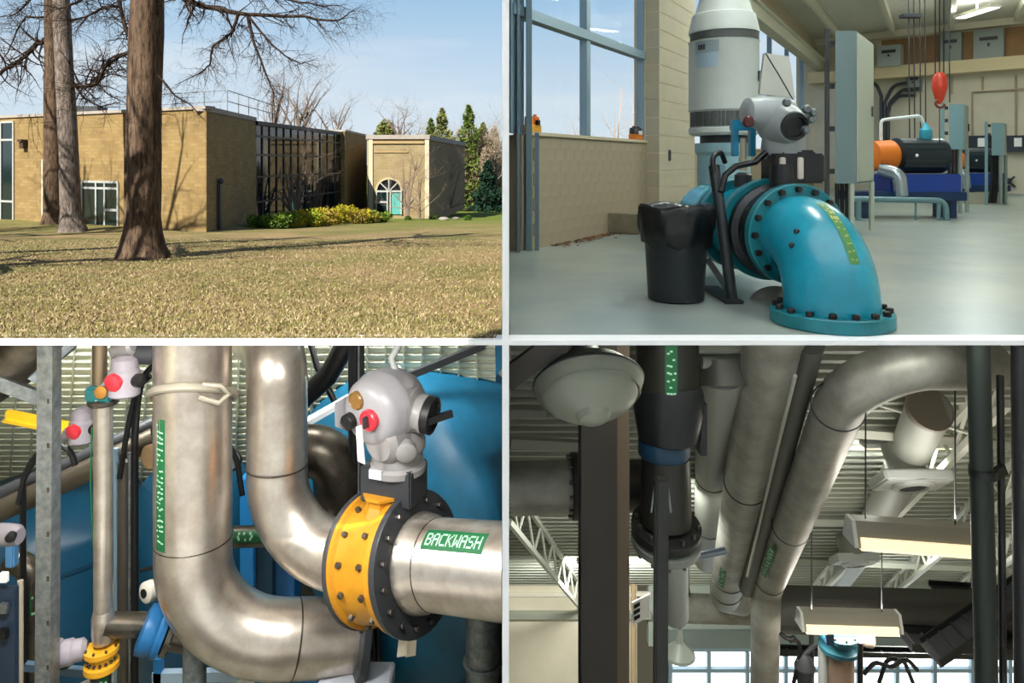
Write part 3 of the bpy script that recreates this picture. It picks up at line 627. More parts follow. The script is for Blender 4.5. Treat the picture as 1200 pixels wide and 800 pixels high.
def pump_hall_shell():
    fl = mat('hall_floor', '#a2a89c', .3, 0, .35, .55, .05, 25, col2='#84908e', spec=.5)
    e = BC+BD*13
    struct('floor_pump_hall', B().prism([(.04, D0+.2, 0), (9, D0+.2, 0), (30, 22, 0), (e.x+1, e.y+1, 0), (BC.x, BC.y+1, 0), (W0.x-.35, W0.y, 0), (.04, 11.5, 0)], (0, 0, -.04)), fl)
    struct('ceiling_pump_hall', B().prism([(-4.6, 6.4, ROOF), (20, 6.4, ROOF), (32, 20, ROOF), (e.x+2, e.y+2, ROOF), (BC.x-1, BC.y+2, ROOF), (-.3, 12.5, ROOF), (-4.6, 12.5, ROOF)], (0, 0, .25)), mat('hall_ceiling', '#e6e3d4', .8, 0, .08))  # strip left of the partition is added to block sun
    struct('ceiling_sun_sheet', B().box((5.7, 2.45, ROOF+.04), (20.6, 7.9, .03)), sunsheetmat(), smooth=False)  # unseen sheet added to stop direct sun and whiten the trims
    for i in range(5):
        b = B(); p = BC+BD*(2.6*i+1.5)-WD*1; b.beam((p.x, p.y, ROOF-.2), (p.x-WD.x*12, p.y-WD.y*12, ROOF-.2), .2, .35); struct('trim_%d' % (10+i), b, mat('ceiling_beam', '#e6e2d0', .7), smooth=False)
    # back wall
    bw = mat('hall_back_wall', '#d3ccb8', .75, 0, .1, 1.2)
    b = B(); rect(b, BC, BD, BNn, -1, 14, -.1, ROOF, -.3, 0); struct('wall_back', b, bw, smooth=False)
    b = B(); rect(b, BC, BD, BNn, 0, 14, zat(40, 37), zat(40, 37)+.35, 0, .3); struct('trim_20', b, mat('ring_beam', '#e7e0cc', .7), smooth=False)
    b = B(); rect(b, BC, BD, BNn, 0, 14, zat(90, 37), zat(76, 37), 0, .9); struct('trim_21', b, mat('ledge', '#d9c9a4', .7), smooth=False)
    b = B(); rect(b, BC, BD, BNn, 3.5, 14, zat(76, 37), zat(42, 37), 0, .06); struct('trim_22', b, mat('brown_band', '#a5825c', .8, 0, .1), smooth=False)
    # right wall, outside the picture
    q = e; b = B(); rect(b, q, (-WD.x, -WD.y), (-WN.x, -WN.y), 0, 34, -.1, ROOF, -.3, 0); struct('wall_right', b, bw, smooth=False)
    # window wall: block dado
    blk = mat('cream_block', '#9d907a', .75, 0, .12, 2.5, .08, 40); mort = mat('block_mortar', '#948772', .9)
    t1 = wt(765); zs = zat(157, 12.7)
    b = B(); rect(b, W0, WD, WN, -.3, WT, -.1, zs-.03, -.3, -.012); low = struct('wall_left', b, mort, smooth=False)
    b = B(); rect(b, W0, WD, WN, -.1, WT, zs-.03, zs+.03, -.3, .05); sill = b.build('window_sill', mat('sill', '#c4b79c', .6), low, smooth=False)
    me = B().box((0, 0, 0), (.398, .03, .1985)).mesh('block', blk, smooth=False, bevel=.002)
    R = M((WD, -WN, V((0, 0, 1)))).transposed().to_4x4(); n = int((zs-.03)/.2)
    hgt = (zs-.03)/n
    for r in range(n):
        for c in range(int((t1+.1)/.4)+1):
            t = .1+.4*c+(.2 if r % 2 else 0)
            p = W0+WD*t+WN*(-.006); put('block', me, low, M.Translation((p.x, p.y, hgt*(r+.5))) @ R @ M.Diagonal((1, 1, hgt/.2, 1)))
    # high wall above the windows and the piers
    frm = mat('window_steel', '#86a0b0', .4, .3); b = B(); rect(b, W0, WD, WN, -.3, WT, CZ+5.6, ROOF, -.3, .02); struct('wall_header', b, creamw, smooth=False)
    for i, (a, c, o) in enumerate(((wt(757), wt(800), .32), (wt(957), WT, .5))):
        b = B(); rect(b, W0, WD, WN, a, c, 0, ROOF, -.3, o); pier = struct('wall_pier_%d' % (i+1), b, creamw, smooth=False)
        if i == 0:
            for k in range(16):
                b2 = B(); rect(b2, W0, WD, WN, a-.012, c+.012, .05+k*.42, .05+k*.42+.4, .0, o+.012); b2.build('block', mat('pier_block', '#b0a892', .75, 0, .1, 2), pier, smooth=False)
    gl = glassmat('window_glass', (.99, 1, 1), .02)
    # windows: each bay is one framed window
    def window(no, ts, zl, cw=.09, dep=.16):
        f = B()
        for t in ts: rect(f, W0, WD, WN, t-cw, t+cw, zs, CZ+5.6, -.2, -.2+dep)
        for z in zl: rect(f, W0, WD, WN, ts[0], ts[-1], z-.09, z+.09, -.2, -.16+dep)
        o = struct('window_%d' % no, f, frm, smooth=False)
        zz = [zs]+list(zl)+[CZ+5.6]
        for a, c in zip(ts, ts[1:]):
            for p, q in zip(zz, zz[1:]):
                g = B(); rect(g, W0, WD, WN, a+cw, c-cw, p+.05, q-.05, -.15, -.14); g.build('pane', gl, o, smooth=False)
    ztr = CZ+2.55
    window(1, [wt(609), wt(692), wt(757)], [ztr])
    window(2, [-.22, wt(603)], [ztr], .04)
    tt = [wt(p) for p in (803, 830, 857, 882, 905, 925, 942, 957)]
    window(3, tt, [ztr], .12)
    # steel door post at the near end
    b = B(); p = W0-WD*.25+WN*.12; b.box((p.x-.2, p.y-.1, 2.2), (.05, .14, 4.6)); b.box((p.x-.02, p.y+.1, 2.2), (.1, .14, 4.6)); b.box((p.x+.12, p.y+.15, 1.), (.07, .1, 2.)); struct('trim_30', b, mat('post_steel', '#5f7680', .45, .3), smooth=False)
    # crane rail along the windows
    b = B(); rect(b, W0, WD, WN, 5, WT, CZ+5.1, CZ+5.55, .1, .55); rect(b, W0, WD, WN, 5, WT, CZ+5.55, CZ+5.62, .0, .7); struct('trim_31', b, mat('crane_rail', '#d4d2bd', .6), smooth=False)
    # plinth at the foot of the pier
    b = B(); rect(b, W0, WD, WN, wt(712), wt(800), 0, .42, -.02, .7); struct('trim_32', b, mat('plinth', '#8b806a', .85, 0, .3, 3), smooth=False, bevel=.02)
    rng = random.Random(3); g = B()
    for i in range(260):
        t = wt(640)+rng.random()*(wt(735)-wt(640)); o = .04+abs(rng.gauss(0, .16)); p = W0+WD*t+WN*o; s = rng.uniform(.02, .06); a = rng.random()*6.28
        g.add([(p.x-s*math.cos(a), p.y-s*math.sin(a), .004), (p.x+s*math.sin(a), p.y-s*math.cos(a), .008), (p.x+s*math.cos(a), p.y+s*math.sin(a), .022), (p.x-s*math.sin(a), p.y+s*math.cos(a), .012)], [(0, 1, 2, 3)])
    tag(g.build('debris', mat('rust_debris', '#7d5233', .95, 0, .3, 9), smooth=False, fix=False), 'brown rust debris swept along the foot of the block wall', 'debris', kind='stuff')
    # small bare tree outside the glass
    rng = random.Random(8)
    for px, top, d, lab in ((725, 78, 60, 'faint bare tree outside the window beside the pier'), (742, 100, 66, 'thinner bare tree outside the window nearer the pier'), (676, 128, 70, 'low bare treetop outside the window beside the mullion')):
        g = V(((px-CX)/F*d, d, -1.5)); H = zat(top, d)-g.z; t = thing('outdoor_tree', lab, 'tree', g); b = B()
        grow(b, g, (0, 0, 1), H*.85, .16, 4, rng, -.3, .13); b.build('branches', mat('hazy_twig', '#a9968a', .95), t, fix=False)
pump_hall_shell()

teal = mat('teal_paint', '#1298b0', .25, 0, .25, 2, col2='#0d8298', coat=.3)
teal2 = mat('teal_paint_flange', '#177f8a', .3, 0, .3, 3, col2='#12676f')
greyc = mat('actuator_grey', '#9ba1a0', .42, .1)
cabg = mat('cabinet_grey', '#8f9c98', .5, .1); cabb = mat('cabinet_blue', '#7fa3b0', .5, .1)
def lower_teal_pipe():
    bx, by = (974-CX)/F*6.78, 6.78; D = V((-.1, .995, 0)).normalized(); R = .6; zc = .76
    t = thing('discharge_elbow', 'large teal painted pipe elbow bolted to the concrete floor by a flange', 'pipe', (bx, by, 0))
    flange(t, (bx, by, .065), (0, 0, 1), .54, .13, teal2, 'floor_flange')
    rust = B().lathe((0, 0, 0), (0, 0, 1), [(1, 0), (1, .8), (.85, 1)], 6).mesh('bolt', mat('dark_bolt', '#2c2320', .5, .5), smooth=False)
    bolts(t, (bx, by, .13), (0, 0, 1), .485, 16, .035, .045, rust)
    end = V((bx, by, zc))+D*.62
    path = route([(bx, by, .1), (bx, by, zc), end+D*.02], R, 18)
    B().tube(path, [.425-.025*i/(len(path)-1) for i in range(len(path))], 40).build('elbow', teal, t, ang=60)
    flange(t, end+D*.06, D, .52, .12, teal2, 'upper_flange')
    bolts(t, end, -D, .465, 16, .035, .05, rust)
    # label along the back of the elbow
    n = len(path)-1; i0, i1 = 6, 15
    def f(u, v, off):
        x = i0+(i1-i0)*u; i = min(int(x), n-1); c = path[i].lerp(path[i+1], x-i); tg = (path[min(i+1, n)]-path[max(i-1, 0)]).normalized()
        sd = V((-D.y, D.x, 0)); nn = sd.cross(tg); nn = -nn if nn.dot(V((0, -1, 1))) < 0 else nn; a = -.1+(v-.5)*.24
        return c+(nn*math.cos(a)+sd*math.sin(a))*(.425-.025*(i0+(i1-i0)*u)/n+off)
    lb = B().patch(lambda u, v: f(u, v, .004), 12, 4).build('pipe_label', mat('green_yellow_label', '#3f7a3a', .5), t)
    g = B(); scribble(g, lambda u, v: f(u, v, .008), random.Random(5), 9); g.build('lettering', mat('label_yellow', '#b5b86a', .5), lb, smooth=False, fix=False)
    for u, v in ((.45, 5.4), (.62, 4.4)): B().sph(f(u, v, .0), .03, 8, 6).build('plug', black, t)
    # valve and pipe toward the pump
    o = end+D*.12; 
    v = thing('butterfly_valve', 'black butterfly valve body clamped behind the teal elbow flange', 'valve', o)
    B().lathe(o+D*.003, D, [(.48, 0), (.51, .05), (.51, .12), (.45, .16), (.45, .3), (.51, .34), (.51, .42), (.48, .46)], 40).build('valve_body', mat('valve_black', '#15181b', .35), v)
    bolts(v, o+D*.11, -D, .49, 12, .028, .04)
    B().cyl(o+D*.23+V((0, 0, .45)), o+D*.23+V((0, 0, .72)), .13, .11).build('valve_neck', mat('valve_black', '#15181b'), v)
    p = thing('discharge_pipe', 'teal pipe with bolted flanges running from the black valve to the white motor', 'pipe', o+D*.5)
    flange(p, o+D*.535, D, .56, .12, teal2); bolts(p, o+D*.48+D*.115, D, .5, 14, .03, .05)
    B().cyl(o+D*.6, o+D*2.3, .44, seg=36).build('pipe_run', teal, p); flange(p, o+D*1.25, D, .55, .1, teal2); flange(p, o+D*1.37, D, .55, .1, teal2)
    return o, D
VO, VD = lower_teal_pipe()

def hall_actuator():
    c = P(920, 190, 8.05); t = thing('valve_actuator', 'grey electric valve actuator with black handwheel cap on a black gearbox', 'actuator', c-V((0, 0, .3)))
    k = 8.05/F; Q = lambda px, py, dd=0: P(px, py, 8.05+dd)
    b = B(); b.box(Q(928, 197), (58*k, .42, 34*k)); b.box(Q(928, 183, .02), (40*k, .36, 14*k)); b.build('gearbox', black, t, bevel=.02)
    for px in (917, 938): B().box(Q(px, 197, -.22), (7*k, .03, 25*k)).build('label_plate', mat('plate_beige', '#cfc6b8', .5), t, bevel=.01)
    ax = V((.12, -.97, -.15)).normalized(); fc = Q(930, 148, -.28)
    b = B(); b.lathe(fc-ax*.5, ax, [(.1, 0), (.2, .02), (.24, .12), (.235, .3), (.2, .42), (.165, .5)], 28); b.lathe(Q(918, 172, .05), (0, 0, 1), [(.2, -.14), (.24, -.02), (.22, .16)], 24); b.build('motor_housing', greyc, t)
    B().lathe(fc-ax*.01, ax, [(.15, 0), (.15, .05), (.11, .06), (.1, .03)], 26).build('end_cap', black, t)
    ax2 = V((-.96, -.2, .03)).normalized(); b = B(); b.lathe(Q(925, 134, .05), ax2, [(.17, 0), (.19, .08), (.19, .38), (.17, .42), (.16, .52), (.1, .56)], 28); b.build('terminal_housing', greyc, t)
    B().lathe(Q(873, 142, -.06), (0, -1, -.1), [(.05, 0), (.065, .12), (.05, .14)], 16).build('red_window', mat('dark_red', '#5a2424', .3), t)
    for dx, dy in ((945, 128), (950, 140), (944, 152), (922, 120), (953, 132)):
        b = B(); b.sph(Q(dx, dy, -.3), .05, 10, 7); b.cyl(Q(dx, dy, -.3), Q(dx+2, dy, -.42), .03, seg=10); b.build('cable_gland', mat('gland', '#6c7472', .4, .3), t)
    b = B(); b.prism([Q(890, 110, .1), Q(896, 62, .1), Q(925, 66, .1), Q(932, 115, .1)], (0, .06, 0)); b.build('shield_plate', mat('plate_cream', '#c5c6b8', .6), t)
    B().tube([Q(897, 62, .05), Q(914, 90, .03), Q(930, 118, .0)], .008, 6).build('lanyard', charcoal, t)
    # teal bracket with pale handle on the pipe
    t = thing('valve_bracket', 'blue bracket with a pale lever beside the grey actuator', 'bracket', P(872, 200, 8.4)); Q = lambda px, py, dd=0: P(px, py, 8.4+dd); bl = mat('bright_teal', '#1b8ab0', .35)
    b = B(); b.box(Q(871, 147), (.28, .14, .12)); b.box(Q(861, 165), (.06, .12, .36)); b.box(Q(881, 165), (.06, .12, .36)); b.build('yoke', bl, t, bevel=.01)
    b = B(); b.lathe(Q(871, 190), (0, 0, 1), [(.05, -.1), (.05, .05), (.04, .06), (.035, .28)], 14); b.build('lever', mat('lever_cream', '#cabfa4', .5), t)
    B().lathe(Q(871, 205), (0, 0, 1), [(.1, -.14), (.1, 0), (.06, .03)], 14).build('stem_nut', charcoal, t)
    tag(B().tube([P(898, 178, 8.), P(885, 190, 8.), P(862, 195, 7.9), P(850, 205, 7.85), P(845, 225, 7.8)], .035, 10).build('power_cable', black), 'thick black cable looping from the actuator to the stand', 'cable')
hall_actuator()

def bin_and_stand():
    d = F*1.5/(351-CY); bx = (792-CX)/F*d; k = d/F
    t = thing('trash_bin', 'black plastic trash bin lined with a black bag beside the pipe', 'bin', (bx, d, 0))
    B().lathe((bx, d, 0), (0, 0, 1), [(.26, 0), (.3, .02), (.345, .82), (.36, .84), (.36, .9), (.33, .9), (.3, .1)], 28, caps=False).build('bin_body', mat('bin_plastic', '#1b2024', .45), t)
    rng = random.Random(6); b = B(); seg = 44; vs = []; prof = [(.33, .6), (.375, .66), (.4, .8), (.405, .92), (.4, 1.0), (.38, 1.035), (.34, 1.03), (.31, .98), (.28, .85)]
    for i, (r, h) in enumerate(prof):
        for q in range(seg):
            a = 6.2832*q/seg; w = 1+.035*math.sin(9*a+i*.8)+.03*math.sin(17*a-i)+rng.uniform(-.012, .012); hh = h+.025*math.sin(5*a+i)*(i < 2)*2+.02*math.sin(4*a+1)
            vs.append((bx+r*w*math.cos(a), d+r*w*math.sin(a), hh))
    b.add(vs, [(i*seg+q, i*seg+(q+1) % seg, (i+1)*seg+(q+1) % seg, (i+1)*seg+q) for i in range(len(prof)-1) for q in range(seg)])
    b.build('bin_bag', mat('bag_black', '#0c0d0f', .28), t, ang=80)
    # bent steel pipe stand
    d = F*1.5/(354-CY); X = lambda px: (px-CX)/F*d; st = mat('stand_grey', '#33383b', .45, .3)
    t = thing('pipe_stand', 'dark grey bent steel stand between the bin and the teal pipe', 'stand', (X(858), d, 0))
    B().tube(route([(X(846), d+.3, 1.46), (X(850), d+.15, .9), (X(857), d, .1), (X(858), d, .0)], .2), .06, 12).build('post', st, t)
    B().box((X(857), d+.35, .02), (.2, .95, .04)).build('foot', st, t, bevel=.01)
    B().tube(route([(X(845), d+.25, 1.35), (X(842), d+.25, 1.56), (X(858), d+.4, 1.62), (X(866), d+.5, 1.5)], .1), .03, 10).build('hoop', black, t)
    B().beam((X(832), d+.1, .45), (X(856), d+.02, .1), .05, .06).build('brace', st, t)
bin_and_stand()

def big_motor():
    d = 11.4; x = (848-CX)/F*d; k = d/F; z = lambda py: zat(py, d); wm = mat('motor_white', '#c8cec8', .45, 0, .08, 2)
    t = thing('vertical_motor', 'tall white vertical pump motor on a pale blue pedestal by the windows', 'motor', (x, d, 0))
    B().lathe((x, d, 0), (0, 0, 1), [(34*k, 0), (34*k, .12), (30*k, .16), (30*k, z(182)), (33*k, z(178)), (33*k, z(168))], 36).build('pedestal', mat('pedestal_blue', '#8fb4bd', .5, 0, .1), t)
    B().box((x-.2, d-.41, z(212)), (.2, .06, .5)).build('inspection_window', mat('pedestal_dark', '#5f7f8a', .5), t, bevel=.01)
    B().lathe((x, d, 0), (0, 0, 1), [(27*k, z(168)), (27*k, z(158))], 30).build('coupling', charcoal, t)
    B().lathe((x, d, 0), (0, 0, 1), [(36*k, z(159)), (40*k, z(156)), (40*k, z(151)), (38.5*k, z(150)), (38.5*k, z(131)), (40*k, z(130)), (39.5*k, z(52)), (40.5*k, z(50)), (37*k, z(49)), (37*k, z(41)), (40*k, z(40)), (40*k, z(37)), (36*k, z(19)), (33*k, z(17)), (28*k, z(0)), (26*k, z(-20)), (14*k, z(-28))], 48).build('motor_body', wm, t)
    ven = mat('vent_dark', '#4c4f4c', .6); me = B().box((0, 0, 0), (.055, .02, 17*k)).mesh('vent_slot', ven, smooth=False); me2 = B().box((0, 0, 0), (.07, .03, 8*k)).mesh('vent_slot', ven, smooth=False)
    for i in range(26):
        a = math.pi*(1.02+i*.96/25) 
        for r, zz, m_ in ((38.6*k, z(140.5), me), (38.2*k, z(45), me2)): put('vent_slot', m_, t, M.Translation((x+r*math.cos(a), d+r*math.sin(a), zz)) @ M.Rotation(a-math.pi/2, 4, 'Z'))
    f = onpipe((x, d, z(82)), (x, d, z(54)), 39.6*k, .0, .1)
    def plate(pa, pb, ya, yb, m, nm):
        a0 = math.asin(max(-1, min(1, (pa-848)/40))); a1 = math.asin((pb-848)/40); yaw = math.atan2(x, d)
        g = lambda u, v: V((x+math.sin(a0+(a1-a0)*u-yaw)*40.2*k, d-math.cos(a0+(a1-a0)*u-yaw)*40.2*k, z(yb)+(z(ya)-z(yb))*v)); B().patch(g, 8, 2).build(nm, m, t)
    plate(817, 843, 52, 66, mat('plate_steel', '#9aa8ad', .4, .4), 'nameplate'); plate(818, 841, 66, 82, mat('plate_blue', '#a6bccb', .4, .2), 'data_plate'); plate(820, 828, 56, 62, charcoal, 'plate_mark')
    B().box((x+.47, d-.3, z(92)), (.08, .1, .16)).build('lifting_lug', charcoal, t, bevel=.01)
big_motor()

def tool_packs():
    zs = zat(157, 12.7)+.03; org = mat('pack_orange', '#d8761c', .5); yel = mat('pack_yellow', '#e0a22a', .5)
    for px, w, lab, c1 in ((627, 22, 'orange and yellow equipment pack on the sill by the near post', yel), (748, 21, 'dark and orange equipment pack on the sill by the pier', black)):
        t0 = wt(px); p = W0+WD*t0-WN*.06; dd = p.y; k = dd/F; h = 20*k if px < 700 else 15*k
        t = thing('equipment_pack', lab, 'equipment', (p.x, p.y, zs))
        R = M((WD, -WN, V((0, 0, 1)))).transposed(); ww = w*k*1.15
        B().box((p.x, p.y, zs+h*.22), (ww, .18, h*.44), R).build('tray', yel if px < 700 else org, t, bevel=.01)
        for s in (-.28, .28):
            q = p+WD*(ww*s); B().lathe((q.x, q.y, zs+h*.4), (0, 0, 1), [(ww*.2, 0), (ww*.22, h*.2), (ww*.2, h*.5), (ww*.08, h*.55), (ww*.08, h*.66)], 14).build('canister', org if px < 700 else charcoal, t)
        B().box((p.x-WN.x*-.12, p.y-.02, zs+h*.55), (ww*.22, .05, h*.3), R).build('badge', black if px < 700 else white, t)
    p = W0+WD*wt(770)+WN*.36; t = thing('wall_box', 'small dark electrical box with conduit on the pier', 'electrical box', (p.x, p.y, 1.6)); z = zat(182, p.y)
    B().box((p.x-.12, p.y-.02, z), (.2, .16, .28)).build('box', charcoal, t, bevel=.02); B().tube([(p.x-.12, p.y-.05, z), (p.x-.16, p.y-.05, z+.3), (p.x-.3, p.y-.2, z+.42)], .02, 8).build('conduit', charcoal, t)
tool_packs()

def tall_cabinet(px0, pxm, px1, ytop, ybot, yfloor, name, lab, dark, light, depth, cables=True):
    d = F*1.5/(yfloor-CY); k = d/F; x0, xm = (px0-CX)*k, (pxm-CX)*k; d2 = d+depth; x1 = (px1-CX)/F*d2; zt, zb = zat(ytop, d), zat(ybot, d)
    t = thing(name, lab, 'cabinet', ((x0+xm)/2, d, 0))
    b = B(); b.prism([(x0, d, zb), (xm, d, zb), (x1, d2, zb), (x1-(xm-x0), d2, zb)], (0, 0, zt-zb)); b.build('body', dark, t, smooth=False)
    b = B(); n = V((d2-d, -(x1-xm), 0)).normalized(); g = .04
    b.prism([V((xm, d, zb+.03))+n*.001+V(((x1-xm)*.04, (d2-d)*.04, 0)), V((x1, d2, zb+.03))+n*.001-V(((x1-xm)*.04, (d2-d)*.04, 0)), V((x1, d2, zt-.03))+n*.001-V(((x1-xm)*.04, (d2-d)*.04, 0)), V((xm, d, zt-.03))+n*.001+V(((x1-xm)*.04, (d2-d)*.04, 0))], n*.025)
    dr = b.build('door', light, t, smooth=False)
    m = V((xm, d, 0)).lerp(V((x1, d2, 0)), .8)+n*.05; B().box((m.x, m.y, zb+(zt-zb)*.5), (.03, .03, .22)).build('handle', charcoal, dr)
    b = B()
    for q in ((xm-.06, d+.06), (x1-.06, d2-.06)): b = B(); b.beam((q[0], q[1], 0), (q[0], q[1], zb), .08, .08, (0, 1, 0)); b.build('leg', light, t)
    b = B(); b.beam((x0-.12, d+.1, 0), (x0-.12, d+.1, zt+.05), .07, .07, (0, 1, 0)); b.build('strut_channel', charcoal if dark is not cabb else cabb, t)
    for i in range(4):
        zz = zb+(zt-zb)*(.08+.28*i); B().box((x0-.05, d+.1, zz), (.14, .06, .1)).build('bracket', charcoal, t)
    if cables:
        for i in range(3):
            xx = x0+(xm-x0)*(.25+.25*i); B().tube([(xx, d+.15, zb+.02), (xx, d+.15, zb*.5), (xx-.05, d+.2, .05)], .045, 8).build('cable', black, t)
    return t
def hall_equipment():
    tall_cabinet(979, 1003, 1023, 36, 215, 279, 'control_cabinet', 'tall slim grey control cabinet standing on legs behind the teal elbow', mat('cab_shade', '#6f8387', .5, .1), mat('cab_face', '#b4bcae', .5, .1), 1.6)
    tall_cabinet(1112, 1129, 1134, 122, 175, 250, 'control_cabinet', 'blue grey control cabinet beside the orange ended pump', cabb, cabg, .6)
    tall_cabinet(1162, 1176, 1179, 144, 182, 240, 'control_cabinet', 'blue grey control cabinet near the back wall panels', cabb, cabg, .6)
    navy = mat('pump_navy', '#12315a', .4); dk = mat('motor_dark', '#14242e', .4); org = mat('motor_orange', '#d9741a', .5); blu = mat('pump_blue', '#173f9a', .4); rl = mat('rail_teal', '#6d8f98', .45, .2)
    def pump(d, sc, px, lab, ends):
        k = d/F; x = (px-CX)*k; Z = lambda h: h*sc
        t = thing('pump_unit', lab, 'pump', (x, d, 0))
        ax = V((1, .12, 0)).normalized(); c = V((x, d+.2, Z(1.42)))
        B().lathe(c-ax*.3*sc, ax, [(.3*sc, 0), (.41*sc, .05*sc), (.41*sc, 1.15*sc), (.3*sc, 1.22*sc)], 26).build('motor', dk, t)
        fin = B().box((0, 0, 0), (1.0*sc, .02, .05*sc)).mesh('fin', dk, smooth=False)
        for i in range(9):
            a = math.pi*(.55+.1*i*1.1); put('fin', fin, t, M.Translation(c+ax*.28*sc+V((0, math.cos(a)*.42*sc, -math.sin(a)*.42*sc*-1*.9))) @ M.Rotation(.12, 4, 'Z'))
        B().lathe(c-ax*.88*sc, ax, [(.2*sc, 0), (.34*sc, .04*sc), (.36*sc, .5*sc), (.3*sc, .58*sc)], 24).build('end_bell', ends, t)
        B().sph(c+ax*.02*sc+V((0, -.42*sc, 0)), .04*sc, 8, 6).build('badge', white, t)
        B().box((x+.25*sc, d+.2, Z(.72)), (1.6*sc, .8*sc, .56*sc)).build('pump_base', blu, t, bevel=.03); B().box((x-.1*sc, d+.2, Z(.5)), (2.5*sc, .9*sc, .2*sc)).build('skid', navy, t, bevel=.02)
        for sx in (-1.1, .9): B().box((x+sx*sc, d+.2, Z(.2)), (.14*sc, .7*sc, .4*sc)).build('skid_leg', navy, t)
        sl = mat('silver_pipe', '#aeb9c4', .25, .8); B().tube(route([c-ax*.75*sc+V((0, -.2*sc, -.3*sc)), c-ax*.45*sc+V((0, -.5*sc, -.42*sc)), c-ax*.4*sc+V((0, -.5*sc, -.9*sc))], .2*sc), .15*sc, 18).build('outlet_elbow', sl, t)
        return t, c
    t, c = pump(19.6, 1.18, 1066, 'pump with orange end bell and dark motor on a blue skid', org)
    B().lathe(c+V((.55, 0, .4)), (0, 0, 1), [(.12, 0), (.16, .08), (.16, .3), (.08, .4), (.03, .5)], 16).build('oil_bottle', mat('oiler_blue', '#3aa0bd', .3), t)
    B().tube(route([c+V((-.62, .1, .3)), c+V((-.62, .1, .98)), c+V((.45, .1, 1.1)), c+V((.6, .1, .75))], .12), .045, 10).build('vent_pipe', mat('pvc_white', '#dfe5e6', .4), t)
    d = 18.7; k = d/F; X = lambda px: (px-CX)*k
    t2 = thing('guard_rail', 'low blue grey pipe rail in front of the orange ended pump', 'rail', (X(1060), d, 0))
    B().tube(route([(X(1000), d, zat(233, d)), (X(1108), d, zat(235, d)), (X(1109), d, 0)], .25), .075, 14).build('pipe_rail', rl, t2); B().cyl((X(1006), d, 0), (X(1006), d, zat(233, d)), .07).build('post', rl, t2); B().cyl((X(1073), d, 0), (X(1073), d, zat(233, d)), .03).build('post', rl, t2); B().cyl((X(1100), d, 0), (X(1100), d, zat(235, d)), .05).build('post', rl, t2)
    pump(26.5, 1.1, 1138, 'smaller dark pump on a blue base between the blue grey cabinets', org)
    B_ = thing('concrete_pad', 'pale concrete pad under the smaller dark pump', 'pad', ((1140-CX)/F*26, 26, 0)); B().box(((1140-CX)/F*26.4, 26.7, .2), (1.6, 1.2, .44)).build('pad', mat('pad_conc', '#b4b29f', .8), B_, bevel=.02)
    # hook block and ropes
    d = 17.; X = lambda px: (px-CX)/F*d; red = mat('hook_red', '#c23a22', .4)
    t = thing('crane_hook', 'red crane hook block hanging on steel ropes over the pump', 'crane hook', (X(1101), d, zat(125, d)))
    B().lathe((X(1101), d, 0), (0, 0, 1), [(.03, zat(122, d)), (.1, zat(116, d)), (.17, zat(102, d)), (.15, zat(90, d)), (.08, zat(85, d))], 16).build('block', red, t)
    hk = [(X(1101)+.11*math.cos(a), d-.03, zat(121, d)+.1*math.sin(a)) for a in [math.pi*(.55+.15*i) for i in range(10)]]; B().tube(hk, .03, 8).build('hook', mat('hook_dark', '#6e2a1e', .4), t)
    for px in (1096, 1101, 1106): B().cyl((X(px), d, zat(88, d)), (X(px)+(.0), d, ROOF), .016, seg=6).build('rope', black, t)
    B().cyl((X(1101), d, zat(168, d)), (X(1101), d, zat(124, d)), .012, seg=6).build('rope', black, t)
    d = 21.; X = lambda px: (px-CX)/F*d
    for i, px in enumerate((1066, 1072, 1079, 1085, 1113)):
        tag(B().cyl((X(px), d, zat(165 if i < 4 else 120, d)), (X(px)-.05, d, ROOF), .02, seg=6).build('hoist_rope', charcoal), 'thin dark hoist rope hanging from the ceiling beside the red hook block', 'rope', 'hoist ropes')
    tag(B().box((X(1067), d, zat(19, d)), (.55, .25, .1)).build('rope_spreader', charcoal, bevel=.01), 'dark spreader bar across the hoist ropes under the ceiling', 'spreader bar')
    # back wall equipment
    ebx = mat('panel_grey', '#8f9a99', .5, .1); ledz = zat(76, 37)
    def onb(px, w, y0, y1, m, nm, lab, out=.35, cat='electrical box', o0=0, parts=True):
        s = bs(px); p = BC+BD*s; dd = p.y; hw = w*.5*dd/F*1.35; t = thing(nm, lab, cat, (p.x, p.y, zat(y1, dd)))
        b = B(); rect(b, BC, BD, BNn, s-hw, s+hw, zat(y1, dd), zat(y0, dd), o0, o0+out); b.build('box', m, t, smooth=False)
        if parts:
            b = B(); zz = zat(y0+(y1-y0)*.3, dd); rect(b, BC, BD, BNn, s-hw*.6, s+hw*.6, zz-.08, zz+.08, o0+out, o0+out+.03); b.build('label_plate', charcoal, t, smooth=False)
            b = B(); rect(b, BC, BD, BNn, s-.04, s+.04, zat(y0+(y1-y0)*.55, dd), zat(y0+(y1-y0)*.45, dd), o0+out, o0+out+.06); b.build('switch', black, t, smooth=False)
        return t
    onb(1161, 22, 36, 72, ebx, 'breaker_box', 'large grey breaker box standing on the ledge of the back wall', .5, o0=.1); onb(1117, 16, 40, 74, ebx, 'breaker_box', 'narrow grey breaker box on the ledge nearer the hook ropes', .5, o0=.1)
    onb(1049, 18, 56, 80, mat('heater_grey', '#a8b2b2', .5), 'unit_heater', 'grey unit heater hanging high behind the hoist ropes', .6, 'heater', .6)
    onb(1072, 12, 86, 108, ebx, 'junction_box', 'grey junction box below the ledge behind the ropes', .3)
    pan = mat('panel_dark', '#1d2a33', .4)
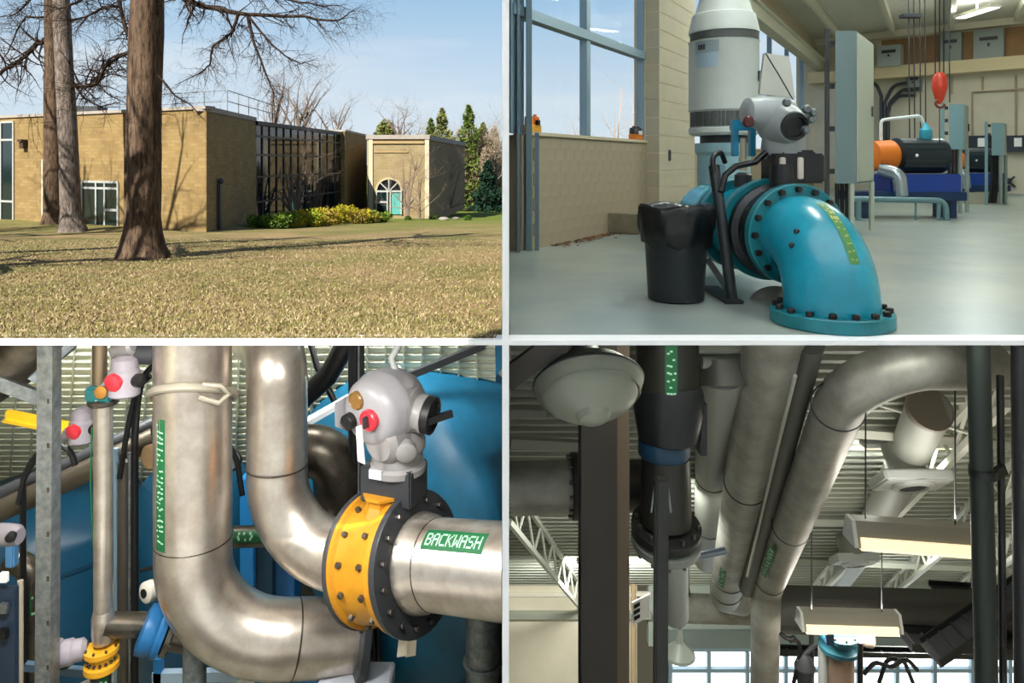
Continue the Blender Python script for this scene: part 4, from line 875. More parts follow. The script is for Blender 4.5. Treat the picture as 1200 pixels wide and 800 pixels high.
    for px, lab in ((1152, 'dark instrument panel with white display beside the near cabinet'), (1184, 'dark instrument panel with two white displays at the wall end')):
        t = onb(px, 30, 159, 178, pan, 'wall_instrument', lab, .4, 'instrument', parts=False); s = bs(px)
        for ds in ((-.25, .35) if px > 1170 else (.0,)):
            b = B(); dd = bd_(px); rect(b, BC, BD, BNn, s+ds-.15, s+ds+.15, zat(172, dd), zat(162, dd), .4, .43); b.build('display', white, t, smooth=False)
    cond = mat('conduit', '#a89a82', .5, .2)
    def wallp(px, py, o=.12): s = bs(px); p = BC+BD*s+BNn*o; return V((p.x, p.y, zat(py, p.y)))
    for pts, lab in (([(1140, 165), (1140, 108), (1200, 104)], 'cream conduit bending across the back wall above the panels'), ([(1152, 105), (1152, 90)], 'short conduit rising to the ledge beside the cream bend'), ([(1191, 165), (1191, 88)], 'vertical conduit on the back wall behind the far cabinet'), ([(1116, 110), (1116, 90)], 'short conduit under the ledge behind the red hook')):
        tag(B().tube([wallp(*q) for q in pts], .05, 8).build('conduit', cond), lab, 'conduit', 'conduits on the back wall')
    for i, pts in enumerate(([(1040, 182), (1040, 120), (1050, 100), (1066, 97)], [(1036, 182), (1036, 112), (1030, 98), (1022, 96)], [(1044, 180), (1044, 125), (1056, 112), (1076, 112)], [(1042, 150), (1046, 120), (1060, 105), (1080, 104)])):
        tag(B().tube(route([wallp(*q, .5) for q in pts], .5), .09, 8).build('cable_bundle', charcoal), ['thick dark cable curving up behind the orange motor', 'dark cable bending toward the tall cabinet behind the pumps', 'dark cable curving right behind the hoist ropes', 'dark cable arching under the junction box'][i], 'cable', 'cables rising behind the pumps')
    t = thing('wall_valve', 'small dark hose valve low on the back wall', 'valve', wallp(1183, 218)); B().tube([wallp(1176, 218, .1), wallp(1190, 207, .3)], .05, 8).build('arm', charcoal, t); B().tube([wallp(1176, 206, .3), wallp(1190, 219, .1)], .05, 8).build('arm', charcoal, t); B().sph(wallp(1183, 212, .25), .14, 10, 8).build('valve_body', charcoal, t)
    # lamps added under the hall ceiling to light the room
    fx = mat('luminaire', '#e8e6de', .5); tube = mat('added_lamp_tube', '#ffffff', .5, emit='#fff6e6', estr=3.)
    for i, (x, y) in enumerate(((4, 9.5), (8.5, 14), (12.5, 20), (17, 26), (7.5, 20), (19.5, 30))):
        t = thing('added_hall_lamp', 'added white ceiling lamp lighting the pump hall floor', 'ceiling light', (x, y, ROOF), 'added pump hall lamps'); B().box((x, y, ROOF-.66), (.5, 2.4, .12)).build('housing', fx, t, bevel=.01); B().box((x, y, ROOF-.735), (.4, 2.2, .03)).build('diffuser', tube, t)
        B().box((x, y, ROOF-.3), (.06, .06, .62)).build('hanger', fx, t); lamp_area('hall_ceiling_fill', (x, y, ROOF-.58), .4, 2.2, HALLW*1.1, (.95, 1, .96), (math.pi, 0, 0)); lamp_area('hall_fill_light', (x, y, ROOF-.77), .4, 2.2, HALLW, (.9, 1, .97))  # upward lamp added to brighten the hall ceiling
HALLW = 165
hall_equipment()

# ============================================================ PLACE THREE: the filter pipe room below the lawn
def clipx(x=-.045): return (V((x, 0, 0)), V((1, 0, 0)))
tankm = mat('tank_blue', '#1a6587', .4, 0, .15, 1.2, .03, 8, col2='#165673')
tankd = mat('tank_navy', '#0f3d58', .45, 0, .2, 1.2)
blue = mat('frame_blue', '#1e7fc4', .4)
lilac = mat('actuator_lilac', '#918b92', .4); agrey = mat('actuator_pale', '#858281', .4)
redm = mat('dial_red', '#c8303c', .3)
def pipe_room_shell():
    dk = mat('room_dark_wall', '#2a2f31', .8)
    struct('floor_pipe_room', B().box((-8, 12, -8.2), (16, 13, .2)), conc)
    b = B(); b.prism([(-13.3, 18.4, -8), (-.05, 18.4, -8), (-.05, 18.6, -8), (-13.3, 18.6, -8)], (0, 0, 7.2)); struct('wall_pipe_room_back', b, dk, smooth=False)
    b = B(); b.prism([(-5.6, D0+.2, -8), (-5.8, D0+.2, -8), (-15.6, 18.6, -8), (-15.4, 18.6, -8)], (0, 0, 8.0)); struct('wall_pipe_room_left', b, mat('room_cream', '#b9b39e', .8), smooth=False)
    # sloping metal roof deck behind the pipes
    dm = mat('deck_metal', '#e6e9d2', .6, 0, .08, 3)
    def dk_pt(u, v): a = P(-60+640*u, 396, 12.6); c = P(-80+664*u, 620, 17.5); q = a.lerp(c, v); q.x = min(q.x, -.06); return q
    b = B(); b.patch(dk_pt, 2, 2); b2 = b.build('ceiling_roof_deck', dm); b2['kind'] = 'structure'
    rib = mat('deck_rib', '#b4b8a2', .6); nrm = (dk_pt(1, 0)-dk_pt(0, 0)).cross(dk_pt(0, 1)-dk_pt(0, 0)).normalized(); nrm = nrm if nrm.y < 0 else -nrm
    for i in range(34):
        v = i/34; B().beam(dk_pt(0, v)+nrm*.03, dk_pt(1, v)+nrm*.03, .045, .04, nrm).build('rib', rib, b2, smooth=False)
    for i in range(1, 30):
        u = i/30; B().beam(dk_pt(u, 0)+nrm*.05, dk_pt(u, 1)+nrm*.05, .03, .03, nrm).build('seam', rib, b2, smooth=False)
    t = thing('crane_beam', 'yellow crane beam in front of the metal roof deck', 'beam', P(50, 490, 13)); yb = mat('crane_yellow', '#e0b522', .5)
    B().beam(P(8, 484, 13.2), P(92, 501, 13.2), .1, .12).build('web', yb, t); B().beam(P(8, 491, 13.15), P(92, 508, 13.15), .22, .05).build('bottom_plate', yb, t)
    # lamps added under the slab to light the pipes and roof deck
    fx = mat('batten_white', '#e8e6de', .5); tb = mat('added_batten_tube', '#ffffff', .5, emit='#fff8ec', estr=2.)
    for i, (x, y, e) in enumerate(((-4.2, 6.75, ROOMW*2.8), (-1.4, 6.75, ROOMW*1.3), (-6.5, 10.6, ROOMW*4.2), (-2.6, 11.4, ROOMW*3))):
        z = -.012-(y-D0)*.06-.065; t = thing('added_batten', 'added white batten light under the pipe room ceiling', 'ceiling light', (x, y, z), 'added pipe room lights')
        B().box((x, y, z), (1.5, .18, .03)).build('housing', fx, t, bevel=.01); B().box((x, y, z-.025), (1.4, .12, .02)).build('tube', tb, t); lamp_area('room_fill_lamp', (x, y, z-.045), 1.4, .15, e, (1, .98, .94), ((1.05 if y > 9 else 0), 0, 0))
ROOMW = 150
pipe_room_shell()

def weld(parent, c, ax, r, m=None): B().lathe(V(c)-V(ax).normalized()*.012, ax, [(r*.98, 0), (r+.006, .006), (r+.006, .018), (r*.98, .024)], 36, caps=False).build('weld_seam', m or steel_d, parent)
def big_pipes():
    d = 9.6; k = d/F; Q = lambda x, y, dd=0: P(x, y, d+dd)
    r = 43*k
    t = thing('backwash_pipe', 'thick stainless pipe with green strip and strap clamp bending at the bottom', 'pipe', Q(227, 800))
    pth = route([Q(226, 385), Q(227, 742), Q(330, 748, .15), Q(412, 745, .5)], [1.18, .5], 16)
    B().tube(pth, r, 48).build('pipe_run', steel, t, ang=60)
    weld(t, Q(227, 630), (0, 0, 1), r); weld(t, Q(345, 747.5, .2), (Q(412, 745, .5)-Q(330, 748, .15)), r)
    label_on(t, Q(227, 478), Q(227, 626), r, .93, .17, marks=22, seed=2)
    cl = []; c0 = Q(227, 462)
    for i in range(41): a = 6.2832*i/40; cl.append(c0+V((math.cos(a)*(r+.03), math.sin(a)*(r+.03), .25*math.sin(a)*-1+.03*math.cos(a))))
    c = B().tube(cl, .055, 10).build('strap_clamp', mat('clamp_beige', '#9d9787', .5, .3), t)
    B().tube([c0+V((r*.6, -.42, .26)), c0+V((r*1.05, -.36, .22)), c0+V((r*1.2, -.3, .1)), c0+V((r*1.0, -.4, .02)), c0+V((r*.55, -.48, .12))], .035, 8).build('clamp_lug', mat('clamp_beige', '#9d9787'), c)
    e = Q(412, 745, .5); ax = (Q(412, 745, .5)-Q(330, 748, .15)).normalized(); flange(t, e+ax*.05, ax, r*1.4, .12, charcoal); bolts(t, e-ax*.01, -ax, r*1.22, 10, .03, .05)
    # stainless support under it
    s = thing('pipe_support', 'round pale steel support post under the bend of the thick stainless pipe', 'support', Q(228, 800)); B().cyl(Q(228, 860), Q(228, 742), 13*k).build('post', galv, s)
    # second riser
    d2 = 10.0; k2 = d2/F; S = lambda x, y, dd=0: P(x, y, d2+dd)
    global YC, YA
    YA = V((.8, -.5, .2)).normalized(); YC = P(450, 654, 9.45)
    u = thing('riser_pipe', 'stainless riser curving down into the yellow valve', 'pipe', S(325, 700)); r2 = .445
    endp = YC-YA*.28
    pth = route([S(300, 395, 1.5), S(325, 408, .1), S(325, 655, .05), endp-YA*.12, endp], [.42, .95, .2], 16)
    B().tube(pth, [.41+.035*min(1, max(0, (i-len(pth)*.35)/(len(pth)*.3))) for i in range(len(pth))], 44).build('pipe_run', steel, u, ang=60); weld(u, S(325, 545, .05), (0, 0, 1), .41)
    flange(u, endp+YA*.035, YA, .83, .07, charcoal)
    # stub behind
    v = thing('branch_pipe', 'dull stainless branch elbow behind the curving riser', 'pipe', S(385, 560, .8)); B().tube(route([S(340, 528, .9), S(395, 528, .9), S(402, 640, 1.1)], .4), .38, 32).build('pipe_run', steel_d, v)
    # yellow wafer valve
    yel = mat('valve_yellow', '#c4881c', .4, 0, .15, 4, col2='#b47a16')
    y = thing('yellow_valve', 'yellow bolted valve body between dark flanges on the backwash pipe', 'valve', YC-V((0, 0, .9)))
    o = YC-YA*.24
    B().lathe(o, YA, [(.5, 0), (.79, 0), (.81, .02), (.81, .09), (.76, .12), (.74, .25), (.74, .5), (.76, .62), (.81, .65), (.81, .73), (.79, .75), (.5, .75)], 56).build('valve_body', yel, y)
    Fm = frame(YA)
    for ring, h, n in ((.8, .19, 14), (.8, .54, 14)):
        for i in range(n):
            a = 2*math.pi*(i+.3)/n; rd = Fm @ V((math.cos(a), math.sin(a), 0)); bolt(y, o+YA*h+rd*.735, rd, .042, .06)
    dn = YC-V((0, 0, .8))+YA*.12; B().box(dn+V((.1, 0, -.06)), (.42, .3, .1), M.Rotation(-.6, 3, 'Z')).build('foot', yel, y, bevel=.015); B().box(dn+V((.08, 0, .06)), (.26, .24, .2), M.Rotation(-.6, 3, 'Z')).build('boss', yel, y)
    up = YC+V((-.06, -.12, .8))+YA*.08; B().lathe(up-V((0, 0, .14)), (.0, .0, 1), [(.26, 0), (.2, .12), (.2, .2), (.25, .22), (.25, .26)], 8).build('neck', yel, y, smooth=False)
    # dark flange and the labelled pipe
    p = thing('backwash_pipe', 'stainless pipe with green BACKWASH label leaving the yellow valve through a dark flange', 'pipe', YC+YA*.6)
    flange(p, o+YA*.8, YA, .84, .09, mat('flange_dark', '#3c3f43', .4, .4)); bolts(p, o+YA*.845, YA, .71, 16, .035, .06)
    a, b = o+YA*.84, o+YA*3.4; B().lathe(a, YA, [(.56, 0), (.58, .04), (.56, .16), (.52, .22), (.52, 2.76)], 48).build('pipe_run', steel, p, clip=clipx())
    weld(p, a+YA*.3, YA, .52)
    return y
big_pipes()
def backwash_label():
    p = [o for o in bpy.data.objects if o.get('label', '').startswith('stainless pipe with green BACKWASH')][0]
    a, b = YC+YA*1.0, YC+YA*1.9
    label_on(p, a, b, .52, BWANG, .25, 'BACKWASH', flip=BWFLIP)
BWANG, BWFLIP = -.5, 'v'
backwash_label()

def big_actuator():
    d = 9.3; k = d/F; Q = lambda x, y, dd=0: P(x, y, d+dd); t = thing('valve_actuator', 'pale grey electric actuator with red dial and black end cap above the yellow valve', 'actuator', Q(450, 590))
    fx = V((-.52, -.84, -.1)).normalized(); c = Q(447, 478)
    # gearbox
    R = M.Rotation(-.35, 3, 'Z'); B().box(Q(462, 562, .1), (66*k, .5, 42*k), R).build('gearbox', mat('gear_black', '#2b2d31', .45), t, bevel=.02); B().box(Q(440, 556, -.2), (16*k, .03, 10*k), M.Rotation(-.35, 3, 'Z')).build('gear_label', mat('pale_label', '#c9cbd6', .5), t)
    # lower body
    B().lathe(Q(466, 545, .1), (0, 0, 1), [(.36, -.06), (.37, .02), (.33, .06), (.33, .2), (.36, .24), (.36, .34), (.28, .5)], 32).build('lower_body', agrey, t)
    B().lathe(Q(455, 514, -.1), fx, [(.24, -.4), (.27, -.1), (.27, .12), (.2, .2)], 26).build('side_boss', agrey, t)
    # dome with the dials
    B().lathe(c-fx*.2, fx, [(.3, -.32), (.44, -.12), (.46, 0), (.46, .12), (.48, .14), (.48, .2), (.46, .23), (.44, .36), (.38, .46), (.3, .5), (.05, .52)], 40).build('dome', mat('dome_grey', '#8d8b8e', .4), t)
    fc = c+fx*.32; Fm = frame(fx)
    def dial(dx, dz, r, m, nm, h=.05):
        q = c+fx*.3+Fm @ V((dx, dz, 0)); B().lathe(q, fx, [(r*1.15, -.08), (r*1.15, h-.02), (r, h), (r*.9, h-.015)], 22).build(nm, m, t)
    dial(-.12, .2, .1, mat('dial_brown', '#7a5a2c', .3), 'display_window'); dial(.1, .0, .115, redm, 'red_selector', .09); dial(-.24, -.08, .09, black, 'black_selector', .11)
    B().box(c+fx*.41+Fm @ V((.1, 0, 0)), (.05, .14, .08), Fm).build('selector_knob', charcoal, t, bevel=.01)
    B().prism([c+fx*.1+Fm @ V(q) for q in ((-.44, .14, 0), (-.5, .1, .1), (-.5, -.2, .12), (-.42, -.3, 0))], fx*.12).build('hood', mat('dome_grey', '#b7b5b6'), t)
    # side motor
    ax = V((.93, -.3, -.12)).normalized(); m0 = Q(470, 478, .05); B().lathe(m0, ax, [(.3, -.1), (.31, .05), (.3, .2), (.24, .24), (.24, .34), (.25, .36)], 32).build('side_motor', agrey, t); e = m0+ax*.36; B().lathe(e, ax, [(.235, 0), (.235, .1), (.2, .11), (.19, .07)], 28).build('end_cap', black, t); B().beam(e+ax*.14-V((0, 0, .02))+V((-.16, -.1, -.02)), e+ax*.14+V((.2, .02, .04)), .05, .09).build('cap_handle', black, t)
    B().lathe(Q(474, 452, .0), (.3, -.4, .8), [(.12, -.1), (.12, .08), (.08, .1)], 18).build('cable_gland', agrey, t); B().lathe(Q(476, 530, -.3), (.2, -.9, -.2), [(.13, -.1), (.13, .02), (.1, .04)], 18).build('cover', agrey, t)
    B().prism([Q(417, 500, -.5), Q(423, 498, -.5), Q(427, 544, -.45), Q(419, 540, -.45)], (.01, .01, 0)).build('hanging_tag', mat('tag_cream', '#e6d9cc', .6), t)
    tag(B().tube([Q(470, 450, .1), Q(463, 432, .15), Q(459, 420, .2), Q(470, 400, .25), Q(472, 385, .25)], .05, 12).build('flexible_conduit', mat('conduit_grey', '#a3a6a4', .4)), 'grey flexible conduit rising from the pale actuator to the ceiling', 'conduit')
    for i, (x, lab) in enumerate(((473, 'pale paper tag hanging under the yellow valve'), (483, 'second pale paper tag hanging beside its twin under the valve'))):
        q = P(x, 738, 9.05); tt = thing('paper_tag', lab, 'tag', q); B().prism([P(x-5, 740, 9.02+i*.03), P(x+6, 738, 9.02+i*.03), P(x+4, 768, 9.06+i*.03), P(x-8, 770, 9.06+i*.03)], (0, .008, 0)).build('card', mat('tag_paper', '#ddd2bb', .7), tt); B().cyl(P(x, 741, 9.03+i*.03), P(x+2, 728, 9.1), .006, seg=6).build('string', charcoal, tt)
big_actuator()

def room_background():
    # big blue filter tank filling the wall to the right
    A = V((.62, .78, 0)).normalized(); c = P(470, 606, 13.3); t = thing('filter_tank', 'large blue painted horizontal filter tank behind the pale actuator', 'tank', (c.x, c.y, -8))
    rr = 2.75; B().lathe(c-A*.5, A, [(1.0, -.42), (2.0, -.26), (2.6, -.05), (rr, .15), (rr, 11)], 72).build('shell', tankm, t, clip=clipx(), ang=50)
    B().box((c.x-.6, c.y, -7.2), (.5, 2.8, 2.0)).build('saddle', tankd, t)
    # darker tank at the left
    c = P(125, 690, 14.0); t = thing('filter_tank', 'dark blue filter tank behind the thin stainless riser', 'tank', (c.x, c.y, -8)); B().lathe(c+V((-1.6, .6, -1.5)), (0, 0, 1), [(1.7, -1.4), (1.9, -1.2), (1.9, 2.6), (1.8, 2.8), (1.2, 3.15), (.3, 3.3)], 56).build('shell', mat('tank_mid', '#0f4763', .4, 0, .2, 1.2), t); B().lathe(c+V((-1.6, .6, -1.5)), (0, 0, 1), [(1.92, 2.2), (1.92, 2.28)], 56, caps=False).build('band', tankd, t)
    for q in (-.9, .9): B().cyl(c+V((-1.6+q, -.2, -5.2)), c+V((-1.6+q, -.2, -2.4)), .12).build('leg', tankd, t)
    c = P(205, 690, 13.2); t = thing('filter_tank', 'narrow blue filter vessel half hidden by the thick stainless pipe', 'tank', (c.x, c.y, -8)); B().lathe(c+V((0, .9, 0)), (0, 0, 1), [(.95, -2.6), (1.05, -2.4), (1.05, 1.45), (.9, 1.7), (.3, 1.85)], 44).build('shell', mat('tank_mid', '#0f4763'), t); B().tube([P(165, 668, 12.6), P(183, 664, 12.6)], .035, 8).build('hose', black, t)
    # blue steel frame between the pipes
    t = thing('steel_frame', 'bright blue steel frame seen between the two stainless pipes', 'frame', P(300, 700, 12)); 
    for x0, x1, y0, y1, m in ((286, 302, 555, 715, blue), (302, 322, 560, 718, tankd), (322, 345, 640, 720, mat('frame_mid', '#155f9c', .4))):
        a = P((x0+x1)/2, y0, 12.2); z = P((x0+x1)/2, y1+60, 12.2); B().box(((a.x+z.x)/2, 12.2+(x0-286)*.006, (a.z+z.z)/2), ((x1-x0)/F*12.2, .4, a.z-z.z)).build('post', m, t, bevel=.01)
    B().beam(P(186, 770, 11.6), P(186, 830, 11.6), .12, .12, (0, 1, 0)).build('post', blue, t); B().beam(P(180, 792, 11.6), P(280, 790, 11.6), .12, .16).build('crossbar', mat('frame_pale', '#a9c3d6', .5), t); B().beam(P(300, 795, 11.6), P(375, 795, 11.6), .12, .14).build('crossbar', blue, t)
    # green labelled cross pipe
    t = thing('cross_pipe', 'dark cross pipe with a small green label between the stainless pipes', 'pipe', P(290, 629, 11)); B().cyl(P(262, 629, 11), P(318, 628, 11), .155).build('pipe_run', steel_d, t); label_on(t, P(272, 629, 11), P(312, 628, 11), .155, .0, .17, marks=5, seed=9)
    # silver downpipe and grey box
    t = thing('drain_pipe', 'silver drain pipe dropping below the BACKWASH pipe', 'pipe', P(566, 800, 11)); B().cyl(P(566, 860, 11.2), P(566, 690, 11.2), .27, seg=28).build('pipe_run', galv, t); flange(t, P(566, 775, 11.2), (0, 0, 1), .31, .06, galv, 'collar')
    tag(B().box(P(418, 799, 9.7), (84/F*9.7, .5, 20/F*9.7)).build('junction_box', mat('box_grey', '#a3a7ae', .5), bevel=.02), 'pale grey junction box under the yellow valve', 'electrical box')
    t = thing('cable_bundle', 'black cables dropping behind the yellow valve', 'cable', P(430, 800, 10))
    for x, m in ((426, charcoal), (432, galv), (438, black), (444, black)): B().tube([P(x-4, 700, 10.2), P(x, 760, 10.2), P(x+4, 830, 10.2)], .035, 8).build('cable', m, t)
    t = thing('cable_bundle', 'black cables running down behind the pale actuator', 'cable', P(420, 560, 10.6))
    for x, m in ((416, black), (421, galv), (424, black), (411, black)): B().tube([P(x, 395, 10.9), P(x, 500, 10.8), P(x, 690, 10.7)], .04 if m is black else .025, 8).build('cable', m, t)
    # dark pipes and cables up under the deck
    t = thing('upper_pipework', 'dark pipe crossing under the roof deck behind the actuator', 'pipe', P(400, 430, 11)); B().tube([P(352, 470, 11.3), P(385, 440, 11.2), P(410, 395, 11.1)], .16, 14).build('pipe_run', black, t); B().tube([P(362, 395, 11.4), P(372, 430, 11.3), P(392, 470, 11.2)], .05, 10).build('cable', black, t)
    tag(B().beam(P(350, 500, 11.7), P(470, 432, 12.3), .2, .08).build('light_channel', mat('bright_rail', '#d9dfe2', .4)), 'pale metal channel along the top edge of the blue tank', 'channel')
    tag(B().beam(P(462, 447, 12.0), P(588, 396, 12.9), .1, .12).build('tank_rail', charcoal, clip=clipx()), 'dark rail over the large blue tank', 'rail')
room_background()

def small_actuator(lab, c, up, face, s, m=None):
    t = thing('small_actuator', lab, 'actuator', c); up = V(up).normalized(); face = V(face).normalized(); m = m or lilac
    B().lathe(c-up*.28*s, up, [(.16*s, 0), (.2*s, .03*s), (.2*s, .34*s), (.17*s, .38*s), (.17*s, .5*s), (.1*s, .56*s)], 24).build('housing', m, t)
    B().lathe(c+face*.1*s, face, [(.12*s, 0), (.12*s, .13*s), (.09*s, .15*s)], 20).build('window', redm, t)
    sd = up.cross(face); B().lathe(c+sd*.12*s-up*.05*s, sd, [(.09*s, 0), (.09*s, .16*s), (.06*s, .17*s)], 16).build('knob', black, t)
    B().lathe(c-up*.16*s-sd*.2*s, -sd, [(.1*s, -.1*s), (.1*s, .12*s)], 16).build('motor', m, t)
    return t
def left_pipes():
    d = 9.4; k = d/F; Q = lambda x, y, dd=0: P(x, y, d+dd)
    t = thing('thin_riser', 'thin stainless riser with a teal flange at the top', 'pipe', Q(121, 800)); B().cyl(Q(121, 752), Q(121, 474), 10.5*k, seg=28).build('pipe_run', steel, t); flange(t, Q(121, 470), (0, 0, 1), .19, .07, steel_d, 'lower_flange')
    B().box(Q(121, 459, -.02), (.34, .3, .2)).build('valve_block', tealv, t, bevel=.03); B().lathe(Q(119, 459, -.2), (0, -1, 0), [(.08, 0), (.08, .03), (.05, .04)], 16).build('brass_plug', mat('brass', '#b5803c', .35, .6), t); bolts(t, Q(121, 470)+V((0, 0, .035)), (0, 0, 1), .165, 8, .018, .03)
    B().cyl(Q(117, 452), Q(117, 385), 8*k, seg=20).build('upper_pipe', mat('warm_steel', '#8b7a63', .4, .8), t)
    B().tube(route([Q(108, 500, .1), Q(106, 560, .1), Q(109, 640, .1)], .3), .012, 8).build('green_wire', greenm, t)
    tee = thing('tee_branch', 'brown steel tee leading from the thin riser to a blue coupling', 'pipe', Q(150, 732)); B().cyl(Q(121, 732, .0), Q(168, 732, .25), .155, seg=24).build('pipe_run', steel_d, tee); B().lathe(Q(121, 733), (0, 0, 1), [(.12, -.2), (.14, -.1), (.14, .12), (.12, .2)], 24).build('tee_collar', steel, tee)
    bl = mat('coupling_blue', '#1c5f92', .4); ax = (Q(205, 740, .35)-Q(168, 732, .25)).normalized()
    cp = thing('blue_coupling', 'round blue valve coupling with steel flange beside the thick stainless pipe', 'valve', Q(185, 740)); a = Q(166, 736, .2); B().lathe(a, ax, [(.2, 0), (.3, .03), (.31, .14), (.28, .2), (.31, .24), (.3, .3), (.2, .32)], 32).build('body', bl, cp); B().lathe(a+ax*.33, ax, [(.16, 0), (.27, 0), (.27, .06), (.19, .08), (.17, .35)], 30).build('flange', steel_d, cp)
    bolts(cp, a+ax*.39, ax, .23, 8, .02, .03)
    y = thing('small_yellow_valve', 'small yellow valve clamped low on the thin riser', 'valve', Q(119, 785)); yl = mat('yellow_small', '#d39a24', .4); B().lathe(Q(119, 783), (0, 0, 1), [(.17, 0), (.21, .01), (.21, .08), (.16, .1), (.16, .2), (.21, .22), (.21, .28), (.17, .29)], 28).build('body', yl, y); bolts(y, Q(119, 783)+V((0, 0, .285)), (0, 0, 1), .185, 8, .016, .03)
    for i in range(9): a = math.pi*(1+i/8); bolt(y, Q(119, 771)+V((.16*math.cos(a), .16*math.sin(a), .0)), (math.cos(a), math.sin(a), 0), .02, .03)
    lp = thing('lower_riser', 'short pipe with green label below the small yellow valve', 'pipe', Q(118, 830)); B().cyl(Q(118, 850), Q(118, 784), .125, seg=24).build('pipe_run', steel_d, lp); label_on(lp, Q(118, 815), Q(118, 786), .125, .25, .12, marks=2, seed=3)
    small_actuator('lilac actuator with pink window lying sideways beside the small yellow valve', Q(80, 764, -.1), (.95, .3, .05), (-.7, -.7, 0), .78)
    small_actuator('lilac actuator with red window high beside the top of the thin riser', Q(146, 440, -.05), (0, .05, 1), (-.25, -.95, -.2), .95)
    small_actuator('smaller lilac actuator with red window hanging left of the thin riser', Q(97, 498, .3), (0, .05, 1), (-.2, -.95, -.2), .82)
    t = thing('valve_motor', 'dark and grey valve motor at the ceiling above the lilac actuator', 'motor', Q(150, 405)); B().lathe(Q(135, 412, .1), (1, -.3, .35), [(.1, 0), (.12, .05), (.12, .3), (.09, .34)], 20).build('housing', agrey, t); B().lathe(Q(165, 414, .1), (1, 0, 0), [(.12, -.1), (.14, 0), (.14, .2), (.1, .24)], 20).build('motor', charcoal, t)
    # strut post, channel and the pipe in the corner
    d3 = 9.0; T = lambda x, y, dd=0: P(x, y, d3+dd)
    t = thing('strut_post', 'galvanised steel strut post standing before the roof deck', 'post', T(54, 800)); B().beam(T(55, 860), T(58, 400), .19, .19, (0, 1, 0)).build('channel', galv, t); me = B().box((0, 0, 0), (.03, .006, .06)).mesh('slot', steel_d)
    for i in range(7): put('slot', me, t, M.Translation(T(56.5-i*.1, 470+i*52, -.096)))
    tag(B().beam(T(-10, 445, .1), T(47, 466, .3), .12, .16).build('cross_channel', galv), 'galvanised cross channel fixed to the strut post', 'channel')
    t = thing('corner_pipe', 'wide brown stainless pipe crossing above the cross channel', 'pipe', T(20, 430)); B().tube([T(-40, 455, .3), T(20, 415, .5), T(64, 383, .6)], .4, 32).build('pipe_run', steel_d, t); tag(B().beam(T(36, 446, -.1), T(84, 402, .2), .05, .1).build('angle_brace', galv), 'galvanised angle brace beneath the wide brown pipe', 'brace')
    t = thing('sloping_pipe', 'dark sloping pipe crossing behind the strut post and thin riser', 'pipe', P(90, 560, 10.6)); B().tube([P(-20, 607, 10.4), P(80, 562, 10.6), P(182, 512, 10.9)], .16, 18).build('pipe_run', mat('brown_pipe', '#5d564a', .45, .6), t); tag(B().tube([P(-20, 588, 10.5), P(80, 545, 10.7), P(182, 495, 11.0)], .11, 14).build('sloping_pipe', charcoal), 'black sloping pipe just above the dark one', 'pipe')
    for i, (pts, lab) in enumerate((([(22, 590), (28, 560), (45, 530), (68, 515), (84, 530), (88, 545)], 'black cable arching over the sloping pipe at the strut post'), ([(30, 800), (27, 660), (27, 560), (40, 535), (60, 525)], 'black cable hanging down beside the strut post'), ([(158, 520), (162, 470), (168, 440), (182, 425)], 'black cable curving up beside the thick stainless pipe'), ([(140, 560), (150, 500), (160, 455), (176, 440)], 'black cable looping behind the lilac actuator'), ([(268, 520), (278, 540), (284, 580)], 'black cable looping behind the thick stainless pipe'))):
        tag(B().tube(route([P(x, y, 9.9+.1*i) for x, y in pts], .3, 6), .04, 8).build('cable', black), lab, 'cable', 'black cables of the pipe room')
    for i, (x, r, m, y0, lab) in enumerate(((136, .035, mat('blue_pale', '#8fb0c6', .4), 525, 'pale blue conduit next to the thin riser'), (145, .085, mat('grey_riser', '#6d6862', .4, .6), 540, 'grey riser pipe behind the thin riser'), (152, .03, galv, 530, 'thin galvanised conduit behind the thin riser'), (158, .05, black, 470, 'black riser conduit beside the blue vessel'))):
        tag(B().cyl(P(x, 860, 10.4), P(x, y0, 10.4), r, seg=14).build('riser_conduit', m), lab, 'conduit', 'vertical conduits of the pipe room')
    t = thing('limit_sensor', 'round cream sensor with black lens beside the thick stainless pipe', 'sensor', P(176, 691, 10.2)); B().lathe(P(178, 691, 10.2), (-.5, -.86, .1), [(.11, -.1), (.14, 0), (.14, .1), (.11, .12)], 24).build('housing', mat('sensor_cream', '#d8d2c4', .5), t); q = P(178, 691, 10.2)+V((-.5, -.86, .1)).normalized()*.12; B().lathe(q, (-.5, -.86, .1), [(.06, 0), (.06, .015)], 16).build('lens', black, t)
    # gauge, small fittings right of the thick pipe
    t = thing('pressure_gauge', 'round pressure gauge peeking out behind the thick stainless pipe', 'gauge', P(272, 538, 10.4)); B().lathe(P(270, 538, 10.4), (.3, -.95, 0), [(.14, -.06), (.16, 0), (.16, .05), (.14, .06)], 24).build('case', charcoal, t); B().lathe(P(270, 538, 10.35)+V((0, -.02, 0)), (.3, -.95, 0), [(.135, 0), (.135, .02)], 24).build('dial', mat('gauge_face', '#b9c4cc', .4), t)
    t = thing('wood_flange', 'tan flange disc left of the thick stainless pipe', 'flange', P(174, 535, 10.4)); B().lathe(P(176, 536, 10.4), (-.4, -.9, 0), [(.17, -.1), (.18, 0), (.15, .03)], 24).build('disc', mat('tan_metal', '#9a7f5c', .5, .3), t); B().cyl(P(176, 536, 10.45), P(200, 525, 10.8), .13).build('pipe_stub', steel_d, t)
